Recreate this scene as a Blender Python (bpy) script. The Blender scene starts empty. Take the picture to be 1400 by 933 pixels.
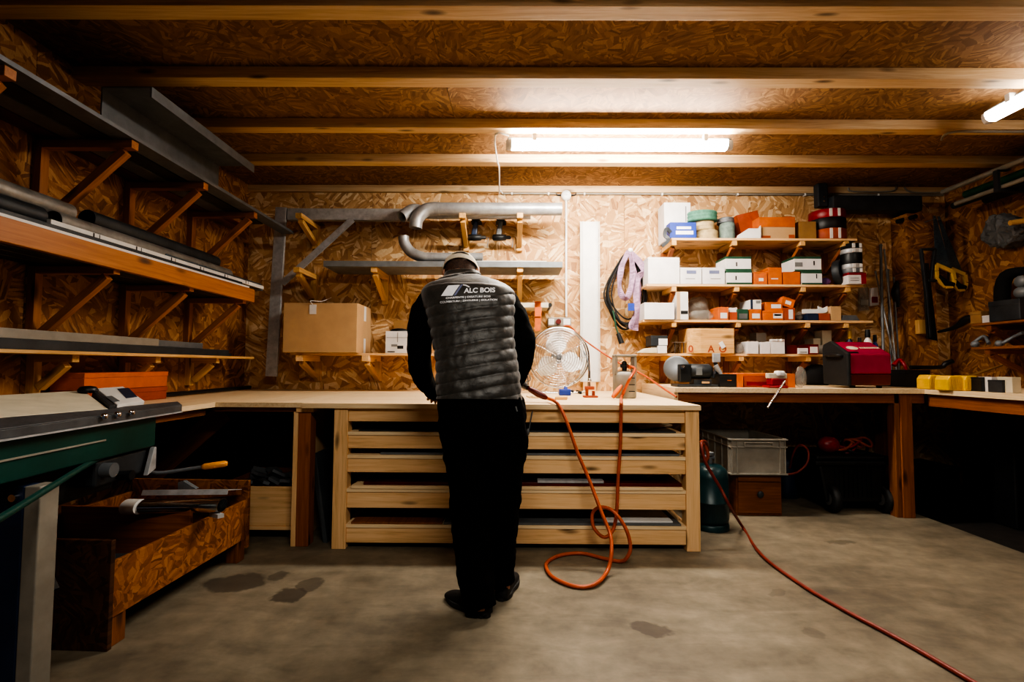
import bpy, bmesh, math, random
from mathutils import Vector, Matrix, Euler, noise
from mathutils.bvhtree import BVHTree
random.seed(7)
SC = bpy.context.scene
COL = SC.collection
R = math.radians
V = Vector
# ------------------------------------------------------------------ camera
F = 680.0; CH = 1.15
CR = Matrix.Rotation(R(0.3), 3, 'Z') @ Matrix.Rotation(math.pi/2 + R(2.8), 3, 'X') @ Matrix.Rotation(R(0.3), 3, 'Z')
CP = V((0, 0, CH))
def ray(px, py): return CR @ V(((px-700)/F, -(py-466.5)/F, -1.0))
def at(px, py, Y): r = ray(px, py); return CP + r*(Y/r.y)
def atz(px, py, Z): r = ray(px, py); return CP + r*((Z-CH)/r.z)
def atx(px, py, X): r = ray(px, py); return CP + r*(X/r.x)
def X(px, Y, py=480): return at(px, py, Y).x
def Z(py, Y, px=700): return at(px, py, Y).z
cam = bpy.data.cameras.new('camera'); cam.sensor_width = 36; cam.lens = F/1400*36; cam.clip_start = .02
co = bpy.data.objects.new('camera', cam); COL.objects.link(co)
co.matrix_world = Matrix.Translation(CP) @ CR.to_4x4(); SC.camera = co

# ------------------------------------------------------------------ materials
def lin(c):
    if isinstance(c, str): c = [int(c[i:i+2], 16)/255 for i in (0, 2, 4)]
    return tuple((x/12.92 if x <= .04045 else ((x+.055)/1.055)**2.4) for x in c) + (1,)
class NT:
    def __init__(s, name):
        s.m = bpy.data.materials.new(name); s.m.use_nodes = True
        s.t = s.m.node_tree; s.b = s.t.nodes['Principled BSDF']
    def n(s, typ, **kw):
        nd = s.t.nodes.new(typ)
        for k, v in kw.items():
            if k.startswith('i_'):
                nd.inputs[k[2:].replace('_', ' ')].default_value = v
            else: setattr(nd, k, v)
        return nd
    def l(s, a, b): s.t.links.new(a, b)
    def ramp(s, fac, stops, interp='LINEAR'):
        r = s.n('ShaderNodeValToRGB'); r.color_ramp.interpolation = interp
        e = r.color_ramp.elements
        while len(e) < len(stops): e.new(0.5)
        for el, (p, c) in zip(e, stops): el.position = p; el.color = c if not isinstance(c, str) else lin(c)
        s.l(fac, r.inputs[0]); return r.outputs[0]
    def mapping(s, vec, scale=(1,1,1), loc=(0,0,0), rot=(0,0,0)):
        m = s.n('ShaderNodeMapping'); m.inputs['Scale'].default_value = scale
        m.inputs['Location'].default_value = loc; m.inputs['Rotation'].default_value = rot
        s.l(vec, m.inputs[0]); return m.outputs[0]
    def noise(s, vec, scale, detail=3, rough=.5, out='Fac', dist=0):
        m = s.n('ShaderNodeTexNoise'); m.inputs['Scale'].default_value = scale; m.inputs['Detail'].default_value = detail
        m.inputs['Roughness'].default_value = rough; m.inputs['Distortion'].default_value = dist
        s.l(vec, m.inputs['Vector']); return m.outputs[out]
    def mix(s, fac, a, b, mode='MIX'):
        m = s.n('ShaderNodeMix'); m.data_type = 'RGBA'; m.blend_type = mode
        for k, v in ((0, fac), (6, a), (7, b)):
            if isinstance(v, (int, float)): m.inputs[k].default_value = v
            elif isinstance(v, tuple): m.inputs[k].default_value = v
            elif isinstance(v, str): m.inputs[k].default_value = lin(v)
            else: s.l(v, m.inputs[k])
        return m.outputs[2]
    def math(s, op, a, b=0, c=None):
        m = s.n('ShaderNodeMath'); m.operation = op
        for k, v in ((0, a), (1, b), (2, c)):
            if v is None: continue
            if isinstance(v, (int, float)): m.inputs[k].default_value = v
            else: s.l(v, m.inputs[k])
        return m.outputs[0]
    def bump(s, h, strength=.3, dist=.002):
        b = s.n('ShaderNodeBump'); b.inputs['Strength'].default_value = strength; b.inputs['Distance'].default_value = dist
        s.l(h, b.inputs['Height']); s.l(b.outputs[0], s.b.inputs['Normal'])
    def gc(s): return s.n('ShaderNodeAttribute', attribute_name='gc').outputs['Vector']

def pbr(name, col, rough=.6, metal=0., var=.18, scale=14, bump=.12, emit=None, alpha=None, trans=0, spec=None):
    t = NT(name); gc = t.gc() if False else t.n('ShaderNodeTexCoord').outputs['Object']
    n = t.noise(gc, scale, 4, .6)
    c = lin(col); d = tuple(x*(1-var*1.6) for x in c[:3])+(1,); e = tuple(min(1, x*(1+var)) for x in c[:3])+(1,)
    t.l(t.ramp(n, [(.3, d), (.7, e)]), t.b.inputs['Base Color'])
    n2 = t.noise(gc, scale*6, 2, .6)
    rr = t.n('ShaderNodeMapRange'); rr.inputs['To Min'].default_value = max(.03, rough-.1); rr.inputs['To Max'].default_value = min(1, rough+.1)
    t.l(n2, rr.inputs[0]); t.l(rr.outputs[0], t.b.inputs['Roughness'])
    t.b.inputs['Metallic'].default_value = metal
    if bump: t.bump(n2, bump, .001)
    if emit: t.b.inputs['Emission Color'].default_value = lin(col); t.b.inputs['Emission Strength'].default_value = emit
    if trans: t.b.inputs['Transmission Weight'].default_value = trans
    if alpha: t.b.inputs['Alpha'].default_value = alpha
    if spec is not None: t.b.inputs['Specular IOR Level'].default_value = spec
    return t.m

def osb(name, cols, fs=1.0, rough=.75, bump=.35):
    """oriented strand board: strands in patches of random direction; gc = board plane x,y"""
    t = NT(name); gc = t.gc()
    flat = t.mapping(gc, (1, 1, 0))
    wn = t.noise(flat, 7, 3, .6, 'Color')
    w = t.n('ShaderNodeVectorMath', operation='MULTIPLY_ADD'); t.l(wn, w.inputs[0]); w.inputs[1].default_value = (.035, .035, 0); t.l(flat, w.inputs[2])
    tones = []
    for k, (ps, sx, sy) in enumerate(((9*fs, 5*fs, 30*fs), (14*fs, 8*fs, 44*fs), (7*fs, 10*fs, 70*fs))):
        sh = t.mapping(w.outputs[0], (1, 1, 1), (3.7*k, 1.9*k, 0))
        vo = t.n('ShaderNodeTexVoronoi', voronoi_dimensions='2D'); vo.inputs['Scale'].default_value = ps; t.l(sh, vo.inputs['Vector'])
        sp = t.n('ShaderNodeSeparateColor'); t.l(vo.outputs['Color'], sp.inputs[0])
        ang = t.math('MULTIPLY', sp.outputs[0], 6.283)
        vr = t.n('ShaderNodeVectorRotate', rotation_type='Z_AXIS'); t.l(sh, vr.inputs['Vector']); t.l(ang, vr.inputs['Angle'])
        st = t.mapping(vr.outputs[0], (sx, sy, 1))
        v2 = t.n('ShaderNodeTexVoronoi', voronoi_dimensions='2D'); v2.inputs['Scale'].default_value = 1; t.l(st, v2.inputs['Vector'])
        s2 = t.n('ShaderNodeSeparateColor'); t.l(v2.outputs['Color'], s2.inputs[0])
        tones.append((s2.outputs[0], sp.outputs[1], v2.outputs['Distance']))
    m1 = t.math('GREATER_THAN', tones[0][1], .45)
    a = t.mix(m1, tones[0][0], tones[1][0]); m2 = t.math('GREATER_THAN', tones[2][1], .62)
    a = t.mix(m2, a, tones[2][0])
    fine = t.noise(t.mapping(flat, (18, 60, 1)), 2, 3, .6)
    big = t.noise(flat, 1.3, 2, .5)
    f = t.math('ADD', t.math('MULTIPLY', a, .62), t.math('ADD', t.math('MULTIPLY', fine, .28), t.math('MULTIPLY', big, .14)))
    t.l(t.ramp(f, [(.12, cols[0]), (.36, cols[1]), (.62, cols[2]), (.86, cols[3])]), t.b.inputs['Base Color'])
    t.b.inputs['Roughness'].default_value = rough
    t.bump(f, bump, .004)
    return t.m

def wood(name, light, mid, dark, rough=.6, knots=True, ply=False):
    t = NT(name); gc = t.gc()
    d = t.noise(t.mapping(gc, (.9, 7, 7)), 1.5, 2, .5, 'Color')
    w = t.n('ShaderNodeVectorMath', operation='MULTIPLY_ADD'); t.l(d, w.inputs[0]); w.inputs[1].default_value = (0, .05, .05); t.l(gc, w.inputs[2])
    g = t.noise(t.mapping(w.outputs[0], (1.2, 38, 38)), 1.6, 4, .65)
    g2 = t.noise(t.mapping(w.outputs[0], (4, 160, 160)), 1.5, 2, .5)
    b = t.noise(t.mapping(gc, (.8, 5, 5)), 1.2, 2, .5)
    f = t.math('ADD', t.math('MULTIPLY', g, .6), t.math('ADD', t.math('MULTIPLY', g2, .22), t.math('MULTIPLY', b, .25)))
    c = t.ramp(f, [(.3, dark), (.5, mid), (.72, light)])
    if knots:
        vo = t.n('ShaderNodeTexVoronoi', voronoi_dimensions='3D'); vo.inputs['Scale'].default_value = 1
        t.l(t.mapping(w.outputs[0], (3.2, 11, 11)), vo.inputs['Vector'])
        k = t.ramp(vo.outputs['Distance'], [(.0, (1, 1, 1, 1)), (.10, (.75, .75, .75, 1)), (.24, (0, 0, 0, 1))])
        s = t.n('ShaderNodeSeparateColor'); t.l(vo.outputs['Color'], s.inputs[0])
        k = t.math('MULTIPLY', k, t.math('GREATER_THAN', s.outputs[0], .55))
        c = t.mix(k, c, tuple(x*.22 for x in lin(dark)[:3])+(1,))
    t.l(c, t.b.inputs['Base Color']); t.b.inputs['Roughness'].default_value = rough
    t.bump(f, .15, .001)
    return t.m

M = {}
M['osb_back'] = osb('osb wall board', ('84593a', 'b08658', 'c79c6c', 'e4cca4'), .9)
M['osb_left'] = osb('osb side board', ('5f3a1c', '81522a', '9a6838', 'bc8e5c'), 1.0)  # side wall tones darkened to imitate lens vignetting
M['osb_ceiling'] = osb('osb ceiling board', ('64462a', '7c5a38', '8c6845', 'a88258'), 1.3)  # vignette shade put into the ceiling's own colours
M['osb_dark'] = osb('osb crate board', ('5a3216', '7a471e', '925826', 'a8703a'), 1.6, .5)
M['pine'] = wood('pine timber', 'ecc698', 'dcb280', 'b48850')
M['pine_cream'] = wood('planed worktop', 'ecd8b4', 'dfc39a', 'c6a274', .55, False)
M['pine_ceiling'] = wood('ceiling batten timber', 'dcc29c', 'c8a67c', 'a88560')
M['pine_orange'] = wood('varnished fascia timber', 'b87a40', 'a2642e', '78441c', .5)
M['pine_yellow'] = wood('bracket timber', 'dcb684', 'c89c60', '9c7240')
M['pine_dark'] = wood('aged timber', '9a6238', '7c4a28', '552e16')
M['pine_red'] = wood('reddish timber', 'a8683a', '8c5028', '643216')
M['cabinet_wood'] = wood('stained cabinet wood', '8c5530', '6f3f20', '4c2812', .45, False)
M['cardboard'] = pbr('cardboard', 'bd9a70', .85, 0, .06, 6, .1)
M['cardboard_dark'] = pbr('brown cardboard', '9a7448', .85, 0, .1, 6, .1)
M['galv'] = pbr('galvanised steel', 'a4a5a6', .42, .45, .2, 9, .05)
M['galv_dark'] = pbr('weathered zinc pipe', '8a8884', .4, .35, .25, 9, .05)
M['alu'] = pbr('brushed aluminium', 'b0b1b3', .45, .3, .15, 22, .08)
M['steel_dark'] = pbr('dark sheet metal', '34383c', .5, .2, .25, 8, .05)
M['steel_grey'] = pbr('grey coated metal', '6c7074', .5, .3, .15, 8, .05)
M['steel_edge'] = pbr('worn steel', '55575a', .45, .3, .2, 14, .05)
M['steel_blue'] = pbr('blue grey tube', '5c6c78', .3, .6, .2, 12, .05)
M['zinc'] = pbr('zinc sheet', '7d8286', .45, .25, .15, 7, .05)
M['chrome'] = pbr('chrome', 'd8d8da', .15, 1, .05, 20, 0)
M['white'] = pbr('white paint', 'dcdad6', .5, 0, .06, 8, .05)
M['white_card'] = pbr('white carton', 'd8d4d2', .7, 0, .06, 9, .05)
M['cream'] = pbr('cream carton', 'c9bfa8', .75, 0, .08, 9, .05)
M['white_plastic'] = pbr('white plastic', 'e2e0dd', .35, 0, .04, 9, .02)
M['grey_plastic'] = pbr('grey plastic', '8b857a', .5, 0, .1, 12, .04)
M['grey_mid'] = pbr('mid grey plastic', '5d5f60', .5, 0, .1, 12, .04)
M['black'] = pbr('black plastic', '17191b', .45, 0, .2, 12, .05)
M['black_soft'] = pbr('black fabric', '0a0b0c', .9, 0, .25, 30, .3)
M['rubber'] = pbr('black rubber', '191a1b', .7, 0, .2, 20, .05)
M['orange'] = pbr('orange carton', 'c4642a', .7, 0, .12, 9, .05)
M['orange_red'] = pbr('orange red carton', 'a04828', .65, 0, .15, 9, .05)
M['orange_hose'] = pbr('orange rubber hose', 'b04c1c', .45, 0, .15, 16, .03)
M['red_hose'] = pbr('red rubber hose', '7c2c20', .5, 0, .15, 16, .03)
M['red'] = pbr('red paint', '8c1620', .4, 0, .15, 9, .03)
M['magenta'] = pbr('crimson panel', 'a00f38', .4, 0, .12, 6, .03)
M['dark_red'] = pbr('dark red sheet', '5a1812', .35, .1, .3, 5, .04)
M['blue'] = pbr('blue print', '1e3c98', .5, 0, .12, 9, .03)
M['blue_dark'] = pbr('dark blue plastic', '1c2c48', .45, 0, .15, 9, .03)
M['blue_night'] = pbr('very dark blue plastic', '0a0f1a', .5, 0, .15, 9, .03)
M['green'] = pbr('dark green print', '1e4a34', .6, 0, .15, 12, .03)
M['green_tape'] = pbr('green webbing', '50806c', .8, 0, .2, 30, .2)
M['grey_tape'] = pbr('grey green webbing', '6f7f78', .8, 0, .2, 30, .2)
M['beige_tape'] = pbr('beige webbing', 'b09c74', .85, 0, .15, 30, .2)
M['teal'] = pbr('green machine enamel', '0a4038', .4, .1, .15, 6, .03)  # green darkened to stand in for vignetting at the left edge
M['teal_dark'] = pbr('dark teal cylinder paint', '14363a', .35, .1, .2, 6, .03)
M['yellow'] = pbr('yellow plastic', 'e0b020', .45, 0, .12, 9, .03)
M['yellow_grip'] = pbr('yellow orange grip', 'e09010', .4, 0, .1, 9, .03)
M['pink'] = pbr('mauve webbing', '9c7f98', .85, 0, .25, 26, .3)
M['purple'] = pbr('purple wrapper', '6c4a88', .5, 0, .2, 20, .1)
M['clear'] = pbr('clear plastic film', '98948c', .2, 0, .2, 30, .5, alpha=.38)
M['skin'] = pbr('skin', 'b98468', .5, 0, .08, 30, .05)
M['hair'] = pbr('dark brown hair', '4a3428', .75, 0, .35, 90, .5)
M['sweater'] = pbr('black sweater cloth', '07080a', .95, 0, .2, 40, .3, spec=.15)
M['trousers'] = pbr('black trouser cloth', '050506', .95, 0, .2, 30, .3, spec=.12)
M['shoe'] = pbr('black shoe leather', '0b0b0c', .6, 0, .3, 20, .2)
M['sole'] = pbr('dark rubber sole', '1c1c1c', .6, 0, .2, 20, .2)
M['cap'] = pbr('cream cotton', 'ddd2bc', .9, 0, .1, 50, .3)
M['print_white'] = pbr('white print', 'e6e6ea', .6, 0, .04, 20, 0)
M['print_black'] = pbr('black print', '151515', .6, 0, .1, 20, 0)
M['print_blue'] = pbr('grey blue print', '6a7090', .6, 0, .1, 20, 0)
M['print_grey'] = pbr('grey print', '7a7a7a', .6, 0, .1, 20, 0)
M['rods'] = pbr('grey steel rod', '8a8c8d', .35, .3, .15, 20, .03)
M['tarp'] = pbr('grey sheeting', '3e4448', .5, 0, .2, 6, .1)
# vest cloth
def vest_mat():
    t = NT('charcoal quilted nylon'); oc = t.n('ShaderNodeTexCoord').outputs['Object']
    n = t.noise(oc, 35, 4, .6); t.l(t.ramp(n, [(.3, '1e1c19'), (.7, '33302b')]), t.b.inputs['Base Color'])
    t.b.inputs['Roughness'].default_value = .5; t.b.inputs['Sheen Weight'].default_value = .3
    t.bump(t.noise(oc, 22, 5, .7, dist=.6), .5, .006); return t.m
M['vest'] = vest_mat()
def lamp_mat(name, s):
    t = NT(name); t.b.inputs['Base Color'].default_value = (1, 1, 1, 1)
    oc = t.n('ShaderNodeTexCoord').outputs['Object']; n = t.noise(oc, 3, 1)
    t.l(t.ramp(n, [(.3, (1, .93, .82, 1)), (.7, (1, .95, .86, 1))]), t.b.inputs['Emission Color'])
    t.b.inputs['Emission Strength'].default_value = s; return t.m
M['tube1'] = lamp_mat('lit tube diffuser', 180)
M['tube2'] = lamp_mat('lit tube diffuser, far right', 26)
# concrete floor with stains
def floor_mat():
    t = NT('worn concrete'); oc = t.n('ShaderNodeTexCoord').outputs['Object']
    n = t.noise(oc, 1.4, 6, .62); n2 = t.noise(oc, 9, 5, .6); n3 = t.noise(t.mapping(oc, (1, 3, 1), rot=(0, 0, .5)), 2.2, 5, .7, dist=.8)
    f = t.math('ADD', t.math('MULTIPLY', n, .5), t.math('ADD', t.math('MULTIPLY', n2, .25), t.math('MULTIPLY', n3, .3)))
    c = t.ramp(f, [(.32, '443e34'), (.46, '62594a'), (.58, '7a705e'), (.74, '958b76')])
    w = t.n('ShaderNodeVectorMath', operation='MULTIPLY_ADD'); wn = t.noise(oc, 7, 3, .6, 'Color'); t.l(wn, w.inputs[0]); w.inputs[1].default_value = (.16, .16, 0); t.l(oc, w.inputs[2])
    for (px, py, rx, ry, s) in ((320, 797, .165, .13, .75), (381, 788, .065, .06, .6), (397, 813, .085, .09, .8), (425, 799, .06, .08, .6), (888, 858, .09, .075, .7), (1150, 742, .12, .05, .45), (1108, 865, .06, .04, .3), (1060, 812, .05, .03, .3)):
        p = atz(px, py, 0); sb = t.n('ShaderNodeVectorMath', operation='SUBTRACT'); t.l(w.outputs[0], sb.inputs[0]); sb.inputs[1].default_value = (p.x+.08, p.y+.08, .0)
        ml = t.n('ShaderNodeVectorMath', operation='MULTIPLY'); t.l(sb.outputs[0], ml.inputs[0]); ml.inputs[1].default_value = (1/rx, 1/ry, 0)
        ln = t.n('ShaderNodeVectorMath', operation='LENGTH'); t.l(ml.outputs[0], ln.inputs[0])
        k = t.ramp(ln.outputs['Value'], [(.0, (s, s, s, 1)), (.82, (s, s, s, 1)), (1.0, (0, 0, 0, 1))])
        c = t.mix(k, c, '3a3128')
    sc = t.noise(t.mapping(oc, (1, 9, 1), rot=(0, 0, -.6)), 3.2, 3, .7, dist=1.5)
    c = t.mix(t.ramp(sc, [(.66, (0, 0, 0, 1)), (.72, (.3, .3, .3, 1))]), c, '5a5247')
    t.l(c, t.b.inputs['Base Color']); t.b.inputs['Roughness'].default_value = .62; t.bump(f, .25, .004); return t.m
M['floor'] = floor_mat()
M['osb_end'] = osb('dark crate end board', ('2c180c', '3c2212', '482a16', '5a381e'), 1.6, .6)  # darker than the crate's other panels
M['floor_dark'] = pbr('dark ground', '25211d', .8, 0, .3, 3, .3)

# ------------------------------------------------------------------ mesh builder
ORG = {}
class MB:
    def __init__(s): s.v = []; s.f = []; s.g = []; s.mi = []; s.sm = []
    def add(s, vs, fs, gs=None, mi=0, smooth=False):
        o = len(s.v); s.v += [V(v) for v in vs]; s.g += [V(g) for g in (gs or vs)]
        for f in fs: s.f.append([i+o for i in f]); s.mi.append(mi); s.sm.append(smooth)
        return s
    def obox(s, c, size, rot=None, mi=0, taper=None):
        c = V(c); h = V(size)/2; order = sorted(range(3), key=lambda k: -size[k]); off = V((random.uniform(0, 9), random.uniform(0, 9), random.uniform(0, 9)))
        vs, gs = [], []
        for sx in (-1, 1):
            for sy in (-1, 1):
                for sz in (-1, 1):
                    l = V((sx*h.x, sy*h.y, sz*h.z))
                    gs.append(V((l[order[0]], l[order[1]], l[order[2]]))+off)
                    if taper and sz > 0: l.x *= taper; l.y *= taper
                    vs.append(c+(rot @ l if rot else l))
        s.add(vs, [(0, 1, 3, 2), (4, 6, 7, 5), (0, 4, 5, 1), (2, 3, 7, 6), (0, 2, 6, 4), (1, 5, 7, 3)], gs, mi); return s
    def box(s, x0, x1, y0, y1, z0, z1, mi=0):
        return s.obox(((x0+x1)/2, (y0+y1)/2, (z0+z1)/2), (abs(x1-x0), abs(y1-y0), abs(z1-z0)), None, mi)
    def beam(s, p0, p1, w, h, mi=0, up=(0, 0, 1)):
        p0, p1 = V(p0), V(p1); d = (p1-p0); L = d.length; d.normalize(); u = V(up)
        if abs(d.dot(u)) > .99: u = V((0, 1, 0))
        sd = d.cross(u).normalized(); u = sd.cross(d)
        return s.obox((p0+p1)/2, (L, w, h), Matrix((d, sd, u)).transposed(), mi)
    def rings(s, rs, mi=0, caps=True, smooth=True, closed=False):
        n = len(rs[0]); vs = [p for r in rs for p in r]; fs = []; gs = []
        for j, r in enumerate(rs):
            for i in range(n): gs.append((j*.05, i/n*.6, 0))
        m = len(rs)
        for j in range(m if closed else m-1):
            k = (j+1) % m
            for i in range(n): fs.append((j*n+i, j*n+(i+1) % n, k*n+(i+1) % n, k*n+i))
        if caps and not closed: fs += [tuple(range(n))[::-1], tuple((m-1)*n+i for i in range(n))]
        s.add(vs, fs, gs, mi, smooth); return s
    def tube(s, pts, r, n=10, mi=0, smoothp=0, caps=True, closed=False, flat=1.0):
        pts = [V(p) for p in pts]; rr = list(r) if isinstance(r, (list, tuple)) else [r]*len(pts)
        if smoothp: pts, rr = crom(pts, rr, smoothp, closed)
        rs = []; pu = None
        for i, p in enumerate(pts):
            a = pts[i-1] if (i or closed) else p; b = pts[(i+1) % len(pts)] if (i < len(pts)-1 or closed) else p
            d = (b-a)
            d = d.normalized() if d.length > 1e-7 else V((0, 0, 1))
            if pu is None: pu = V((0, 0, 1)) if abs(d.z) < .9 else V((1, 0, 0))
            sd = d.cross(pu).normalized(); u = sd.cross(d).normalized(); pu = u
            rs.append([p + sd*math.cos(2*math.pi*k/n)*rr[i] + u*math.sin(2*math.pi*k/n)*rr[i]*flat for k in range(n)])
        return s.rings(rs, mi, caps, True, closed)
    def cyl(s, p0, p1, r, r2=None, n=20, mi=0): return s.tube([p0, p1], [r, r if r2 is None else r2], n, mi)
    def lathe(s, prof, o=(0, 0, 0), axis=(0, 0, 1), n=24, mi=0, smooth=True):
        a = V(axis).normalized(); q = V((0, 0, 1)).rotation_difference(a); o = V(o); rs = []
        for r, z in prof: rs.append([o + q @ V((r*math.cos(2*math.pi*k/n), r*math.sin(2*math.pi*k/n), z)) for k in range(n)])
        return s.rings(rs, mi, True, smooth)
    def prism(s, poly, ext, mi=0):
        poly = [V(p) for p in poly]; n = len(poly); e = V(ext); off = V((random.uniform(0, 9), random.uniform(0, 9), 0))
        u = (poly[1]-poly[0]).normalized(); nn = e.normalized(); w = nn.cross(u)
        vs = poly+[p+e for p in poly]; raw = [(p.dot(u), p.dot(w), p.dot(nn)) for p in vs]
        ext_ = [max(q[k] for q in raw)-min(q[k] for q in raw) for k in range(3)]; od = sorted(range(3), key=lambda k: -ext_[k])
        gs = [V((q[od[0]], q[od[1]], q[od[2]]))+off for q in raw]
        fs = [tuple(range(n))[::-1], tuple(range(n, 2*n))]+[(i, (i+1) % n, n+(i+1) % n, n+i) for i in range(n)]
        return s.add(vs, fs, gs, mi)
    def sphere(s, c, r, n=14, sc=(1, 1, 1), mi=0, rot=None):
        rs = []; c = V(c)
        for j in range(1, n):
            a = math.pi*j/n
            ring = []
            for k in range(n*2):
                b = math.pi*k/n; l = V((r*sc[0]*math.sin(a)*math.cos(b), r*sc[1]*math.sin(a)*math.sin(b), -r*sc[2]*math.cos(a)))
                ring.append(c+(rot @ l if rot else l))
            rs.append(ring)
        return s.rings(rs, mi)
    def build(s, name, mats, parent=None, bevel=0, origin=None, remesh=0, subsurf=0, solid=0):
        if isinstance(mats, (str,)): mats = [mats]
        if parent is not None: org = ORG[parent.name]
        elif origin is not None: org = V(origin)
        else:
            xs = [p.x for p in s.v]; ys = [p.y for p in s.v]; zs = [p.z for p in s.v]
            org = V(((min(xs)+max(xs))/2, (min(ys)+max(ys))/2, min(zs)))
        me = bpy.data.meshes.new(name); me.from_pydata([p-org for p in s.v], [], s.f)
        a = me.attributes.new('gc', 'FLOAT_VECTOR', 'POINT')
        a.data.foreach_set('vector', [c for g in s.g for c in g])
        for m in mats: me.materials.append(M[m])
        me.polygons.foreach_set('material_index', s.mi); me.polygons.foreach_set('use_smooth', s.sm)
        bm = bmesh.new(); bm.from_mesh(me); bmesh.ops.recalc_face_normals(bm, faces=bm.faces)
        for e in bm.edges:
            if len(e.link_faces) == 2 and e.calc_face_angle(0) > R(74): e.smooth = False
        bm.to_mesh(me); bm.free(); me.update()
        o = bpy.data.objects.new(name, me); COL.objects.link(o)
        if parent is not None: o.parent = parent; ORG[o.name] = org
        else: o.location = org; ORG[o.name] = org
        if remesh:
            r = o.modifiers.new('r', 'REMESH'); r.mode = 'VOXEL'; r.voxel_size = remesh; r.use_smooth_shade = True
            c = o.modifiers.new('s', 'CORRECTIVE_SMOOTH') if False else o.modifiers.new('s', 'SMOOTH'); c.iterations = 3
        if solid: q = o.modifiers.new('so', 'SOLIDIFY'); q.thickness = solid; q.offset = 0
        if bevel: b = o.modifiers.new('b', 'BEVEL'); b.width = bevel; b.segments = 2; b.limit_method = 'ANGLE'; b.angle_limit = R(40)
        if subsurf: q = o.modifiers.new('ss', 'SUBSURF'); q.levels = subsurf; q.render_levels = subsurf
        return o
def crom(pts, rr, k, closed=False):
    n = len(pts); op, orr = [], []
    rng = range(n if closed else n-1)
    for i in rng:
        g = lambda j: (pts[j % n] if closed else pts[max(0, min(n-1, j))]); h = lambda j: (rr[j % n] if closed else rr[max(0, min(n-1, j))])
        p0, p1, p2, p3 = g(i-1), g(i), g(i+1), g(i+2); r0, r1, r2, r3 = h(i-1), h(i), h(i+1), h(i+2)
        for q in range(k):
            t = q/k; c = lambda a, b, c_, d: .5*((2*b)+(c_-a)*t+(2*a-5*b+4*c_-d)*t*t+(3*b-a-3*c_+d)*t**3)
            op.append(c(p0, p1, p2, p3)); orr.append(c(r0, r1, r2, r3))
    if not closed: op.append(pts[-1]); orr.append(rr[-1])
    return op, orr
def tag(o, label=None, cat=None, group=None, kind=None):
    if label: o['label'] = label
    if cat: o['category'] = cat
    if group: o['group'] = group
    if kind: o['kind'] = kind
    return o
def thing(name, label, cat, loc, group=None):
    o = bpy.data.objects.new(name, None); o.empty_display_size = .05; COL.objects.link(o); o.location = loc; ORG[o.name] = V(loc)
    return tag(o, label, cat, group)
def solo(mb, name, mats, label, cat, group=None, **kw): return tag(mb.build(name, mats, **kw), label, cat, group)
def struct(mb, name, mats, **kw): return tag(mb.build(name, mats, **kw), kind='structure')
def text_mb(body, size, origin, xd, yd, thick=.0008, bold=0.0, align='CENTER'):
    """letters as a mesh laid on the plane origin + x*xd + y*yd"""
    cu = bpy.data.curves.new('t', 'FONT'); cu.body = body; cu.size = size; cu.align_x = align; cu.offset = bold
    ob = bpy.data.objects.new('t', cu); COL.objects.link(ob)
    dg = bpy.context.evaluated_depsgraph_get(); me = bpy.data.meshes.new_from_object(ob.evaluated_get(dg))
    xd, yd, o = V(xd).normalized(), V(yd).normalized(), V(origin)
    m = MB(); m.add([o+xd*v.co.x+yd*v.co.y for v in me.vertices], [tuple(p.vertices) for p in me.polygons])
    bpy.data.objects.remove(ob); bpy.data.curves.remove(cu); bpy.data.meshes.remove(me); return m

# ------------------------------------------------------------------ room
D = 4.86; XL = -2.64; XR = 4.24; ZC = 2.92; YB = -2.4
def board(name, x0, x1, y0, y1, z0, z1, mat): m = MB(); m.box(x0, x1, y0, y1, z0, z1); return struct(m, name, [mat], origin=(0, 0, 0))
EX = 3.17                                     # edge of the concrete towards the right wall
board('floor', XL-.2, EX, YB, D+.1, -.1, 0, 'floor')
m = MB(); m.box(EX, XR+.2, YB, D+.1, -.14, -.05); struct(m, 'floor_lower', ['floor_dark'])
# walls: several boards in the one wall (joints between sheets)
def wall(name, mat, panels):
    m = MB()
    for p in panels: m.box(*p)
    return struct(m, name, [mat])
g = .0015
xs = [XL-.1, -1.42, -.17, 1.08, 2.33, 3.58, XR+.1]
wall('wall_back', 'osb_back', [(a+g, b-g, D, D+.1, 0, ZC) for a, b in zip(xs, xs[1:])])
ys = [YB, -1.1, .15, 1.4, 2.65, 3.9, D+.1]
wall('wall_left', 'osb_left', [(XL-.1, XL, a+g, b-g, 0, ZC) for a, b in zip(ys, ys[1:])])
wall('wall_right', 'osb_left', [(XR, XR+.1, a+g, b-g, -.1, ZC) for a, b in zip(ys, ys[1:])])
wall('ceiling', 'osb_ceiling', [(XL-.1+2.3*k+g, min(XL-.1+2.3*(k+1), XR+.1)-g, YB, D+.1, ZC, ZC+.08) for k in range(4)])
JB = 2.85
jy = [atz(700, py, JB).y for py in (8, 107, 175, 222)]
jys = [jy[0]-1.2, jy[0]-.6]+jy
for k, y in enumerate(jys):
    m = MB(); m.box(XL, XR, y, y+(.1 if k < 4 else .09), JB, ZC); struct(m, 'trim_%d' % (k+1), ['pine_ceiling'], bevel=.003)
zt = Z(262, D-.04); m = MB(); m.box(XL, XR, D-.045, D, zt-.005, ZC); struct(m, 'trim_7', ['pine_ceiling'], bevel=.003)

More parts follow.
